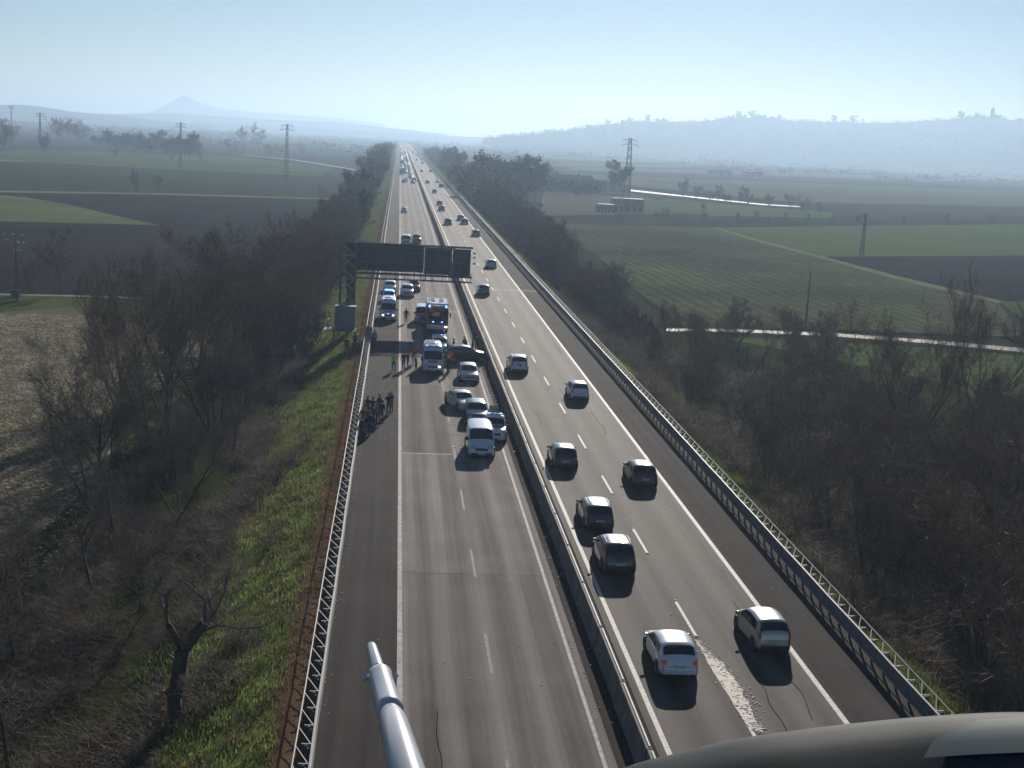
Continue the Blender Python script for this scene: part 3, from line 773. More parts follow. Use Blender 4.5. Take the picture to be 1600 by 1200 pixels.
for i, (x, y, s) in enumerate(((30, 500, 1.35), (37, 540, 1.6), (44, 560, 1.85), (52, 570, 1.7), (33, 600, 1.6), (30, 440, 1.0), (40, 620, 2.0), (48, 600, 1.8), (33, 380, .8), (31, 730, 1.15), (29, 820, 1.25), (58, 560, 1.3))):
    place_tree('dense' if i < 9 else 'dark', (x, y, FZ), s, 'dark evergreen tree in the rounded grove right of the motorway', 'dark evergreen grove right of the motorway', 'evergreen_tree')
for (x, y, s, l) in ((46, 112, .95, 'tall bare tree rising above the thicket on the right before the meadow'), (60, 128, 1.0, 'bare tree with open crown against the right meadow'),
                  (52, 96, .9, 'bare tree above the brambles at right, left of the dark corner tree'), (68, 106, 1.05, 'wide bare tree at the right picture edge over green field'),
                  (56, 82, .95, 'bare dark tree at the lower right picture edge'), (36, 84, .55, 'low bare tree just past the right guard rail')):
    place_tree('near%d' % rd.randrange(4), (x, y, FZ), s, l)

# --- far plain, left (foot point and height taken from the photograph)
FT = 'far bare trees scattered over the left plain'
def many(lst, lab, grp, keyf, name='bare_tree', bh=12.0):
    for px, py, h in lst: tree_px(keyf(), px, py, h, lab, grp, name, base_h=bh)
kf = lambda: 'far%d' % rd.randrange(3)
kd = lambda: rd.choice(['dark', 'dense'])
tree_px('near1', 382, 242, 50, 'large spreading bare tree alone on the far left plain', base_h=13)
tree_px('far0', 213, 302, 36, 'lone bare tree at the field edge in the middle left')
tree_px('far2', 245, 302, 27, 'smaller bare tree right of the lone tree at the field edge')
tree_px('far1', 507, 311, 21, 'small round bare tree at the end of the field edge by the motorway belt')
many([(6, 236, 50), (18, 230, 42), (72, 240, 24), (68, 237, 30), (98, 224, 40), (110, 222, 38), (122, 224, 38), (132, 226, 28), (90, 222, 36), (160, 228, 18), (248, 243, 30), (268, 250, 30), (313, 252, 26), (300, 246, 22), (365, 246, 20), (355, 240, 22), (420, 246, 22), (436, 243, 18), (470, 243, 18), (503, 232, 12), (180, 247, 16), (405, 232, 30)],
     'bare tree standing on the hazy far left plain', FT, kf, 'plain_tree')
many([(180, 234, 28), (192, 235, 25), (205, 236, 26), (218, 237, 24), (232, 238, 28), (245, 238, 34), (258, 240, 28), (268, 241, 24), (292, 246, 36), (302, 246, 22), (147, 228, 14), (152, 229, 16)],
     'dark tree in the hazy farm grove on the left plain', 'dark trees of the left farm grove', kd, 'evergreen_tree', 11)
# --- far plain, right
tree_px('dark', 968, 303, 50, 'dark conifer-like tree standing beside the right lattice pylon', name='evergreen_tree', base_h=11)
tree_px('dark', 958, 304, 34, 'lower dark tree left of the conifer-like tree by the pylon', name='evergreen_tree', base_h=11)
tree_px('far1', 1066, 308, 30, 'round bare tree beside the bright farm road on the right plain')
tree_px('far2', 971, 352, 20, 'small bush-like tree at the top edge of the sown field')
many([(1086, 312, 22), (1112, 318, 22), (1121, 316, 28), (1138, 320, 20), (1156, 318, 28), (1163, 318, 26), (1171, 324, 20), (1203, 326, 24), (1235, 330, 28), (1253, 334, 26), (1280, 335, 20), (1038, 345, 22), (1030, 346, 16), (1100, 348, 18), (1150, 350, 18), (1200, 352, 16), (1260, 352, 18), (1340, 350, 16), (1480, 350, 16), (1550, 352, 18), (860, 300, 34), (845, 296, 40), (880, 295, 22), (900, 297, 24), (915, 298, 20), (1100, 330, 14), (1180, 345, 16), (1228, 349, 17), (1302, 352, 14), (1410, 352, 14)],
     'bare tree along the hedge and lanes of the right plain', 'hedgerow trees on the right plain', kf, 'hedgerow_tree')
many([(850, 303, 24), (862, 304, 22), (874, 305, 22), (888, 305, 22), (900, 306, 20), (915, 306, 20), (928, 305, 16)],
     'dark tree around the right-hand farmhouse', 'dark trees around the right farmhouse', kd, 'evergreen_tree', 11)
cy = [(1008, 246, 9), (1060, 243, 12), (1064, 243, 10), (1068, 243, 13), (1138, 250, 11), (1142, 250, 13), (1148, 250, 12), (1154, 251, 14), (1157, 251, 10), (1229, 247, 16), (1232, 247, 12), (1242, 248, 11), (1250, 249, 12), (1255, 249, 14), (1258, 250, 12), (1262, 250, 9), (1521, 262, 12), (1526, 263, 15), (1533, 263, 14), (1540, 264, 12), (1546, 264, 16), (1552, 264, 12), (1410, 258, 11), (1416, 258, 13)]
for px, py, h in cy: tree_px('cypress', px, py, h, 'slim cypress in the hazy rows below the right hills', 'cypresses below the right hills', 'cypress_tree', base_h=10.5)
many([(1085, 249, 12), (1100, 251, 12), (1112, 251, 10), (1125, 251, 10), (1172, 252, 11), (1180, 252, 9), (1212, 250, 9), (1273, 254, 12), (1284, 254, 12), (1488, 262, 18), (1480, 262, 16), (1496, 262, 14), (1440, 258, 9), (1350, 256, 11), (1370, 257, 10), (1565, 266, 12), (1585, 268, 14), (1595, 268, 12)],
     'hazy dark tree on the plain below the right hills', 'hazy trees below the right hills', kd, 'evergreen_tree', 11)
# very far hedges and copses fading out, one uncountable mass
def copse(name, label, y0, y1, x0, x1, N, seed, avoid=True):
    r2 = np.random.default_rng(seed)
    Vs = []
    for c in range(N):
        Y = math.exp(r2.uniform(math.log(y0), math.log(y1))); X = r2.uniform(x0, x1) * Y / y1
        if avoid and abs(X - 9) < 55: continue
        ln = r2.uniform(15, 70); ang = r2.normal(0, .25); K = 240
        t = r2.uniform(-1, 1, K); hh = r2.uniform(3, 8)
        cx = X + t * ln * math.cos(ang) ; cyy = Y + t * ln * math.sin(ang) + r2.normal(0, 2.5, K); z = FZ + r2.random(K) * hh * (0.55 + .45 * np.sin(t * 7 + c))
        P = np.stack([cx, cyy, z], 1); s = r2.uniform(1.4, 2.8, (K, 1)) * min(1, .5 + Y / 5000)
        d1 = r2.normal(0, 1, (K, 3)); d1 /= np.linalg.norm(d1, axis=1, keepdims=True); d2 = np.cross(d1, r2.normal(0, 1, (K, 3))); d2 /= np.linalg.norm(d2, axis=1, keepdims=True)
        Vs.append(np.stack([P, P + d1 * s + d2 * s * .5, P + d1 * s * 1.8, P + d1 * s - d2 * s * .5], 1).reshape(-1, 3))
    V = np.concatenate(Vs); V[:, 2] = np.maximum(V[:, 2], FZ - .5)
    o = fast_mesh(name, V, np.arange(len(V)), 4, M['leaf_dk']); stuff(o, label); o['category'] = 'trees'
copse('far_hedges', 'distant hedges and copses fading into the haze over the plain', 1500, 7800, -4200, 4800, 300, 4)

# ------------------------------------------------------------------ hills
def hill(name, prof, Y, depth, seed, amp=1.0, label=None, foot=260):
    """prof: ridge points seen in the photograph (x, y); the ridge stands at distance Y and falls off on both sides"""
    b = MB(); xs = np.linspace(prof[0][0], prof[-1][0], 150)
    pxs, pys = zip(*prof)
    rows = [(-1, 0), (-.75, .16), (-.5, .38), (-.3, .6), (-.12, .86), (0, 1), (.2, .9), (.6, .5), (1, 0)]
    for x in xs:
        p = PY(x, np.interp(x, pxs, pys), Y); H0 = p.z - FZ
        for dd, hh in rows:
            z = FZ - .4 + H0 * hh + amp * H0 * .10 * noise.noise(Vector((p.x * .004, dd * 3, seed))) * (1 if 0 < hh < 1 else .25)
            b.v.append((p.x + dd * depth * (p.x / Y) * .6, Y + dd * depth, z))
    n = len(rows)
    for i in range(len(xs) - 1):
        for j in range(n - 1): b.f.append((i * n + j, (i + 1) * n + j, (i + 1) * n + j + 1, i * n + j + 1)); b.m.append(0)
    return struct(b.build(name, M['g_hill'], smooth=True))
rp_ = [(760, 216), (900, 203), (940, 195), (1000, 189), (1060, 190), (1110, 189), (1130, 184), (1200, 183), (1228, 188), (1260, 190), (1400, 192), (1480, 188), (1530, 181), (1560, 184), (1600, 188), (1720, 190), (2000, 215)]
hill('hills', rp_, 3400, 700, 1)
hill('hills', [(-300, 168), (-40, 165), (30, 163), (60, 166), (110, 174), (180, 180), (260, 190), (330, 196)], 4600, 600, 2)
hill('hills', [(-200, 172), (60, 176), (180, 178), (275, 177), (350, 182), (430, 187), (520, 190), (640, 203), (700, 210)], 6000, 500, 3)
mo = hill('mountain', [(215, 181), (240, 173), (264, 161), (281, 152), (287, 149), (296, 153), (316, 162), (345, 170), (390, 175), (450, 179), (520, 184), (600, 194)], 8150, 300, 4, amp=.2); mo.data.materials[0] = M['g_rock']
hill('hills', [(100, 182), (250, 188), (400, 196), (520, 201), (700, 212), (800, 216)], 5200, 400, 6)
hr = random.Random(9); _xs, _ys = zip(*rp_)
# wooded ridge line: a few marked trees and a church tower on the crest
def on_ridge(px): return PY(px, float(np.interp(px, _xs, _ys)), 3400)
for px in (920, 940, 950, 975, 985, 1010, 1030, 1035, 1105, 1118, 1140, 1152, 1160, 1172, 1180, 1186, 1195, 1205, 1215, 1302, 1330, 1430, 1445, 1500, 1522, 1556, 1590):
    p = on_ridge(px); k = hr.choice(['dark', 'dense', 'cypress', 'dense']); s = hr.uniform(1.0, 1.8)
    place_tree(k, (p.x, 3390, p.z - 7), s, 'tree silhouetted on the crest of the right hills', 'trees on the crest of the right hills', 'cypress_tree' if k == 'cypress' else 'evergreen_tree')
p = on_ridge(1545); tw_ = thing('church_tower', 'hazy tower on the crest at the far right of the hills', 'tower', (p.x, 3380, p.z - 4))
b = MB(); b.box((0, 0, 11), (7, 7, 22)); b.build('tower_wall', M['wall'], tw_)
b = MB(); b.add([(-4, -4, 22), (4, -4, 22), (4, 4, 22), (-4, 4, 22), (0, 0, 28)], [(0, 1, 4), (1, 2, 4), (2, 3, 4), (3, 0, 4), (3, 2, 1, 0)]); b.build('tower_roof', M['roof'], tw_)
# woods covering the hills
def hill_wood(seed, N, Y, depth, prof, nm, lab):
    r2 = np.random.default_rng(seed); pxs, pys = zip(*prof)
    P = []
    for i in range(N):
        px = r2.uniform(pxs[0], pxs[-1]); dd = -abs(r2.normal(0, .28)); dd = max(dd, -.9)
        q = PY(px, float(np.interp(px, pxs, pys)), Y); hh = np.interp(dd, [-1, -.75, -.5, -.3, -.12, 0], [0, .16, .38, .6, .86, 1])
        P.append((q.x + dd * depth * (q.x / Y) * .6 + r2.normal(0, 6), Y + dd * depth + r2.normal(0, 5), FZ + (q.z - FZ) * hh + r2.uniform(-1, 6)))
    P = np.repeat(np.array(P), 14, 0) + r2.normal(0, 1, (N * 14, 3)) * (5, 5, 2.2)
    K = len(P); s = r2.uniform(1.5, 3.2, (K, 1))
    d1 = r2.normal(0, 1, (K, 3)); d1 /= np.linalg.norm(d1, axis=1, keepdims=True); d2 = np.cross(d1, r2.normal(0, 1, (K, 3))); d2 /= np.linalg.norm(d2, axis=1, keepdims=True)
    V = np.stack([P, P + d1 * s + d2 * s * .5, P + d1 * s * 1.8, P + d1 * s - d2 * s * .5], 1).reshape(-1, 3)
    o = fast_mesh(nm, V, np.arange(len(V)), 4, M['leaf_dk']); stuff(o, lab); o['category'] = 'woods'
hill_wood(1, 2600, 3400, 700, rp_, 'hill_woods', 'hazy woods covering the hills on the right')

# ------------------------------------------------------------------ undergrowth, grass and clods
def scatter(name, label, cat, mt, pts, zs, kind, seed, size, per, spread):
    """clumps of blades or arching stems at the given points"""
    r2 = np.random.default_rng(seed); pts = np.array(pts); zs = np.array(zs)
    N = len(pts) * per
    P = np.repeat(np.column_stack([pts, zs]), per, 0); sz = np.repeat(r2.uniform(.6, 1.3, len(pts)), per)[:, None] * size
    P[:, 0] += r2.normal(0, spread, N); P[:, 1] += r2.normal(0, spread, N)
    a = r2.random(N) * 6.283; out = np.stack([np.cos(a), np.sin(a), 0 * a], 1); up = np.array([[0, 0, 1.0]])
    sd = np.stack([-np.sin(a), np.cos(a), 0 * a], 1)
    if kind == 'blade':
        L = sz * r2.uniform(.5, 1.2, (N, 1)); w = L * .16
        V = np.stack([P - sd * w, P + sd * w, P + (out * r2.uniform(.1, .8, (N, 1)) + up) * L], 1).reshape(-1, 3); k = 3
    elif kind == 'clod':
        L = sz * r2.uniform(.4, 1.2, (N, 1))
        V = np.stack([P - sd * L * .8 - out * L * .4, P + sd * L * .8 - out * L * .4, P + sd * L * .1 + out * L * .7, P + up * L * .35], 1)
        F = (np.arange(N)[:, None] * 4 + np.array([[0, 1, 3, 1, 2, 3, 2, 0, 3]])).ravel(); V = V.reshape(-1, 3)
        o = fast_mesh(name, V, F, 3, mt); stuff(o, label); o['category'] = cat; return o
    else:  # arching stems
        L = sz * r2.uniform(.5, 1.4, (N, 1)); w = .012 * (1 + L * .3)
        w = w * .8; p1 = P + up * L * r2.uniform(.3, .7, (N, 1)) + out * L * .25; p2 = p1 + out * L * r2.uniform(.3, .6, (N, 1)) + up * L * r2.uniform(-.15, .45, (N, 1)) + r2.normal(0, .15, (N, 3)) * L
        V = np.stack([P - sd * w, P + sd * w, p1 + sd * w, p1 - sd * w, p1 - sd * w, p1 + sd * w, p2 + sd * w * .5, p2 - sd * w * .5], 1).reshape(-1, 3); k = 4
    o = fast_mesh(name, V, np.arange(len(V)), k, mt); stuff(o, label); o['category'] = cat
    return o
r3 = np.random.default_rng(21)
def bankz(x):
    return np.interp(x, [-12.5, -10.2, -8, -6, -4.6, -4.05, -3.5, -3, -2.5], [FZ - .1, FZ + .35, -2.7, -1.5, -.75, -.42, -.2, -.1, -.09])
def pick(N, x0, x1, y0, y1, thr=None, ns=.25, seed=0):
    out = []
    while len(out) < N:
        y = y0 + (y1 - y0) * r3.random() ** 1.25; x = r3.uniform(x0, x1)
        if thr is not None and noise.noise(Vector((x * ns, y * ns * .6, seed))) < thr: continue
        out.append((x, y))
    return out
pts = pick(11500, -10.2, -4.0, 38, 230, -.2, .75, 4)
scatter('bank_grass', 'bright green rough grass on the left motorway bank', 'grass', M['grass_b'], pts, [bankz(p[0]) - .02 for p in pts], 'blade', 31, .19, 15, .30)
pts = pick(4500, -10.4, -3.7, 38, 200, -.1, .5, 9)
scatter('dry_tufts', 'straw coloured tufts among the grass of the left bank', 'grass', M['straw'], pts, [bankz(p[0]) - .02 for p in pts], 'blade', 32, .2, 12, .3)
pts = pick(3200, -4.3, -2.75, 38, 190)
scatter('verge_straw', 'brown dry grass strip behind the left guard rail', 'grass', M['straw'], pts, [bankz(p[0]) - .02 for p in pts], 'blade', 33, .13, 7, .15)
pts = pick(1500, 22.9, 26, 36, 330, .0, .12, 2)
scatter('verge_grass', 'green grass fringe behind the right guard rail', 'grass', M['leaf'], pts, [np.interp(p[0], [22.6, 23.6, 25.5, 28.5], [-.1, -.3, -1.2, -2.9]) for p in pts], 'blade', 34, .3, 8, .25)
pts = pick(230, -10.5, -6.2, 38, 150, .10, .16, 33)
scatter('bank_brambles', 'brown bramble patches straggling up the left bank', 'undergrowth', M['bramble'], pts, [float(bankz(p[0])) for p in pts], 'arch', 47, .8, 38, .45)
pts = pick(900, 23.5, 28, 36, 200, -.1, .15, 8)
scatter('bank_brambles', 'grey brown brambles right behind the right guard rail', 'undergrowth', M['bramble'], pts, [float(np.interp(p[0], [22.6, 23.6, 25.5, 28.5, 31], [-.1, -.3, -1.2, -2.9, FZ])) for p in pts], 'arch', 48, .9, 36, .5)
# clod field tufts
cp_ = []
while len(cp_) < 15000:
    y = 66 + 112 * r3.random() ** 1.1; x = -r3.uniform(18.5, 75)
    if x > -19.5 - .0 * y or x < -22 - (y - 40) * .42: continue
    cp_.append((x, y))
scatter('field_clods', 'dry clods and stubble tufts of the rough field at left', 'clods', M['clod'], cp_, [FZ + .2] * len(cp_), 'clod', 35, .21, 4, .35)
scatter('field_stubble', 'sparse green and straw stubble between the clods at left', 'stubble', M['straw'], cp_[:6000], [FZ + .2] * 6000, 'blade', 36, .22, 5, .4)
# brambles: dark arching tangle
pts = pick(4200, -24, -9.3, 36, 150, -.25, .12, 1)
pts = [p for p in pts if not (p[0] < -19 and p[1] > 70)]
scatter('undergrowth', 'dark tangled brambles and dead stems under the left trees', 'undergrowth', M['bramble'], pts, [float(bankz(p[0])) if p[0] > -12.5 else FZ for p in pts], 'arch', 37, .95, 40, .6)
pts = pick(1500, -24, -8.2, 36, 150, -.05, .2, 14)
pts = [p for p in pts if not (p[0] < -19 and p[1] > 70)]
scatter('undergrowth_leaves', 'dull green low plants under the left trees', 'undergrowth', M['leaf'], pts, [float(bankz(p[0])) if p[0] > -12.5 else FZ for p in pts], 'blade', 38, .38, 14, .5)
pts = pick(3600, 25.5, 64, 50, 178, -.2, .07, 6)
pts = [p for p in pts if p[0] < 30 + (190 - p[1]) * .3]
scatter('undergrowth', 'grey brown thicket of thin stems beyond the right guard rail', 'undergrowth', M['bramble'], pts, [float(np.interp(p[0], [25.5, 28.5, 31], [-1.2, -2.9, FZ])) for p in pts], 'arch', 39, 1.35, 44, .9)
pts = pick(1500, 26, 60, 50, 170, .0, .1, 3)
scatter('undergrowth_leaves', 'dull green low plants in the right thicket', 'undergrowth', M['leaf'], pts, [float(np.interp(p[0], [25.5, 28.5, 31], [-1.2, -2.9, FZ])) for p in pts], 'blade', 40, .5, 12, .6)
pts = pick(1500, -16, -9.5, 148, 700, -.3, .05, 3)
scatter('undergrowth', 'dark scrub at the foot of the left roadside belt', 'undergrowth', M['leaf_dk'], pts, [FZ + .1] * len(pts), 'blade', 41, 1.7, 14, 1.2)
pts = pick(1500, 26, 35, 180, 700, -.3, .05, 3)
scatter('undergrowth', 'dark scrub at the foot of the right roadside belt', 'undergrowth', M['leaf_dk'], pts, [FZ + .3] * len(pts), 'blade', 42, 1.8, 14, 1.3)

# ------------------------------------------------------------------ vehicles
def smooth_interp(pts):
    xs = [p[0] for p in pts]; ys = [p[1] for p in pts]
    def f(s):
        v = 0
        for d, w in ((-.012, .25), (0, .5), (.012, .25)): v += w * float(np.interp(s + d, xs, ys))
        return v
    return f
KIND = {
 # L, W, top profile rear->front, belt, windscreen s-range, rear window s-range, side window s-range (with pillar)
 'hatch': dict(L=4.25, W=1.80, top=[(0, .42), (.008, .62), (.02, .9), (.045, 1.02), (.07, 1.08), (.15, 1.40), (.20, 1.47), (.42, 1.50), (.55, 1.45), (.74, 1.02), (.93, .80), (.985, .62), (1, .45)], belt=[(0, .95), (.3, .98), (.75, .88), (1, .6)], ws=(.585, .73), rw=(.075, .15), sd=(.17, .43, .68), wr=.31),
 'mpv': dict(L=4.05, W=1.74, top=[(0, .42), (.006, .7), (.02, 1.0), (.04, 1.12), (.085, 1.42), (.13, 1.55), (.4, 1.60), (.56, 1.52), (.78, 1.06), (.94, .84), (.985, .62), (1, .45)], belt=[(0, 1.0), (.3, 1.0), (.78, .90), (1, .6)], ws=(.60, .765), rw=(.045, .105), sd=(.14, .42, .70), wr=.31),
 'suv': dict(L=4.45, W=1.86, top=[(0, .5), (.008, .8), (.02, 1.08), (.05, 1.16), (.12, 1.52), (.17, 1.63), (.4, 1.67), (.56, 1.60), (.72, 1.15), (.92, .98), (.985, .75), (1, .5)], belt=[(0, 1.08), (.3, 1.08), (.75, 1.0), (1, .7)], ws=(.59, .71), rw=(.055, .13), sd=(.16, .42, .67), wr=.36),
 'sedan': dict(L=4.6, W=1.80, top=[(0, .45), (.008, .8), (.03, 1.0), (.13, 1.06), (.16, 1.08), (.29, 1.38), (.36, 1.44), (.52, 1.45), (.58, 1.38), (.73, 1.0), (.93, .80), (.985, .62), (1, .45)], belt=[(0, .95), (.3, .95), (.75, .88), (1, .6)], ws=(.595, .72), rw=(.17, .30), sd=(.30, .48, .68), wr=.32),
 'wagon': dict(L=4.6, W=1.80, top=[(0, .45), (.008, .75), (.02, .98), (.04, 1.05), (.11, 1.40), (.15, 1.46), (.4, 1.50), (.55, 1.45), (.72, 1.02), (.93, .82), (.985, .62), (1, .45)], belt=[(0, .97), (.3, .97), (.75, .9), (1, .6)], ws=(.57, .71), rw=(.045, .115), sd=(.14, .42, .66), wr=.32),
 'van': dict(L=5.0, W=1.98, top=[(0, .5), (.004, 1.3), (.012, 1.9), (.03, 1.98), (.4, 2.0), (.68, 1.98), (.72, 1.92), (.84, 1.30), (.96, 1.05), (.99, .8), (1, .5)], belt=[(0, 1.15), (.3, 1.15), (.8, 1.1), (1, .7)], ws=(.715, .835), rw=(.005, .011), sd=(.08, .5, .79), wr=.34),
 'hivan': dict(L=5.6, W=2.05, top=[(0, .5), (.004, 1.5), (.010, 2.45), (.03, 2.52), (.4, 2.55), (.66, 2.52), (.74, 2.30), (.86, 1.32), (.95, 1.1), (.99, .85), (1, .5)], belt=[(0, 1.3), (.3, 1.3), (.8, 1.2), (1, .8)], ws=(.765, .86), rw=(.005, .009), sd=(.45, .62, .80), wr=.35),
 'pickup': dict(L=4.9, W=1.86, top=[(0, .6), (.006, 1.0), (.02, 1.08), (.35, 1.10), (.37, 1.12), (.40, 1.62), (.44, 1.76), (.6, 1.78), (.64, 1.70), (.75, 1.18), (.95, 1.05), (.99, .8), (1, .5)], belt=[(0, 1.05), (.3, 1.08), (.75, 1.05), (1, .8)], ws=(.655, .745), rw=(.375, .405), sd=(.42, .56, .71), wr=.38),
}
class Body:
    def __init__(s, k):
        d = KIND[k]; s.d = d; s.L = d['L']; s.hw0 = d['W'] / 2; s.top = smooth_interp(d['top']); s.belt_ = smooth_interp(d['belt'])
        s.H = max(z for _, z in d['top']); s.tum = .30 if k not in ('van', 'hivan') else .10
    def hw(s, u): return s.hw0 * (1 - .14 * abs(2 * u - 1) ** 5 - .02 * abs(2 * u - 1) ** 2)
    def T(s, u): return s.top(u)
    def belt(s, u): return min(s.belt_(u), s.top(u) - .03)
    def zb(s, u): return .20 + .12 * abs(2 * u - 1) ** 8
    def edge(s, u):
        T, b = s.T(u), s.belt(u); h = T - b; r = min(.10, h * .45)
        return s.hw(u) - .015 - (h - r) * s.tum - .02 * min(1, h * 5), T - r, r
    def side(s, u, q):          # q 0..1 sill to belt, 1..2 belt to roof edge
        if q <= 1:
            z = s.zb(u) + (s.belt(u) - s.zb(u)) * q
            return Vector((s.hw(u) * (.955 + .045 * math.sin(math.pi * min(1, q * 1.15) ** .8)) - .012 * q, (u - .5) * s.L, z))
        e, ze, r = s.edge(u); x0 = s.hw(u) * .957 - .012
        return Vector((x0 + (e - x0) * (q - 1), (u - .5) * s.L, s.belt(u) + (ze - s.belt(u)) * (q - 1)))
    def roof(s, u, f):          # f 0 centre .. 1 edge
        e, ze, r = s.edge(u)
        return Vector((e * f, (u - .5) * s.L, s.T(u) - r * abs(f) ** 5 - .025 * min(1, r * 12) * f * f))
    def mesh(s, nu=54, ql=6, qu=4, nr=6):
        us = sorted(set([0, .003, .008, .014, .022, .032, .045, .06, .94, .955, .968, .978, .986, .992, .997, 1] + list(np.linspace(.06, .94, nu))))
        b = MB(); rows = []
        for u in us:
            row = [s.side(u, q) for q in np.linspace(0, 1, ql)] + [s.side(u, q) for q in np.linspace(1, 2, qu + 1)[1:]]
            row += [s.roof(u, f) for f in np.linspace(1, 0, nr + 1)[1:]]
            full = row + [Vector((-p.x, p.y, p.z)) for p in reversed(row[:-1])]
            rows.append(full)
        n = len(rows[0])
        for rw in rows: b.v += [tuple(p) for p in rw]
        for i in range(len(rows) - 1):
            for j in range(n - 1):
                b.f.append((i * n + j, i * n + j + 1, (i + 1) * n + j + 1, (i + 1) * n + j)[::-1]); b.m.append(0)
            b.f.append((i * n + n - 1, i * n, (i + 1) * n, (i + 1) * n + n - 1)[::-1]); b.m.append(0)
        b.f.append(tuple(range(n))); b.f.append(tuple(range((len(rows) - 1) * n, len(rows) * n))[::-1]); b.m += [0, 0]
        return b
    def top_patch(s, u0, u1, f0, f1, off, nu=8, nf=8, b=None, trap=0):
        b = b or MB(); g = []
        for i in range(nu + 1):
            u = u0 + (u1 - u0) * i / nu
            for j in range(nf + 1):
                k = 1 - trap * abs(i / nu - 0.5) * 0
                f = (f0 + (f1 - f0) * j / nf) * k
                p = s.roof(u, f); e = .002
                t1 = s.roof(u + e, f) - s.roof(u - e, f); t2 = s.roof(u, f + .02) - s.roof(u, f - .02)
                nrm = t2.cross(t1).normalized()
                if nrm.z < 0 and abs(nrm.z) > .3: nrm.negate()
                if abs(nrm.z) <= .3 and (nrm.y > 0) != (u > .5): nrm.negate()
                g.append(p + nrm * off)
        b.add(g, [(i * (nf + 1) + j, i * (nf + 1) + j + 1, (i + 1) * (nf + 1) + j + 1, (i + 1) * (nf + 1) + j) for i in range(nu) for j in range(nf)])
        return b
    def side_patch(s, u0, u1, q0, q1, off, sgn, nu=10, clip=.10):
        b = MB(); g = []; ok = []
        for i in range(nu + 1):
            u = u0 + (u1 - u0) * i / nu
            e, ze, r = s.edge(u); h = ze - s.belt(u)
            ok.append(q0 < 1 or h > clip)
            for q in (q0, q1):
                p = s.side(u, q); g.append((sgn * (p.x + off), p.y, p.z))
        b.add(g, [(2 * i, 2 * i + 1, 2 * i + 3, 2 * i + 2) for i in range(nu) if ok[i] and ok[i + 1]])
        return b if b.f else None
def lathe_wheel(r, w, mt, name, par, loc, sgn):
    b = MB(); n = 18; prof = [(r * .55, w / 2), (r * .93, w / 2), (r, w / 2 - .03), (r, -w / 2 + .03), (r * .93, -w / 2), (r * .55, -w / 2)]
    for rr, x in prof: b.v += [(x, rr * math.cos(6.2832 * i / n), rr * math.sin(6.2832 * i / n)) for i in range(n)]
    for k in range(len(prof) - 1):
        for i in range(n): b.f.append((k * n + i, k * n + (i + 1) % n, (k + 1) * n + (i + 1) % n, (k + 1) * n + i)); b.m.append(0)
    o = b.build(name, mt, par); o.location = loc
    rb = MB(); x = sgn * (w / 2 - .015)
    for k in range(5):
        a = 6.2832 * k / 5; c, s_ = math.cos(a), math.sin(a)
        rb.box((x, c * r * .33, s_ * r * .33), (.02, r * .16, r * .5), rx=a + math.pi / 2 if False else 0) if False else rb.tube((x, 0, 0), (x, c * r * .6, s_ * r * .6), r * .10, r * .07, 4)
    rb.tube((x - .01, 0, 0), (x + .012 * sgn, 0, 0), r * .14, n=8)
    for i in range(16):
        a0, a1 = 6.2832 * i / 16, 6.2832 * (i + 1) / 16
        rb.tube((x, math.cos(a0) * r * .58, math.sin(a0) * r * .58), (x, math.cos(a1) * r * .58, math.sin(a1) * r * .58), .018, n=4, cap=False)
    rb.build('rim', M['rim'], o)
    return o
CARS = {}; PURE = {}
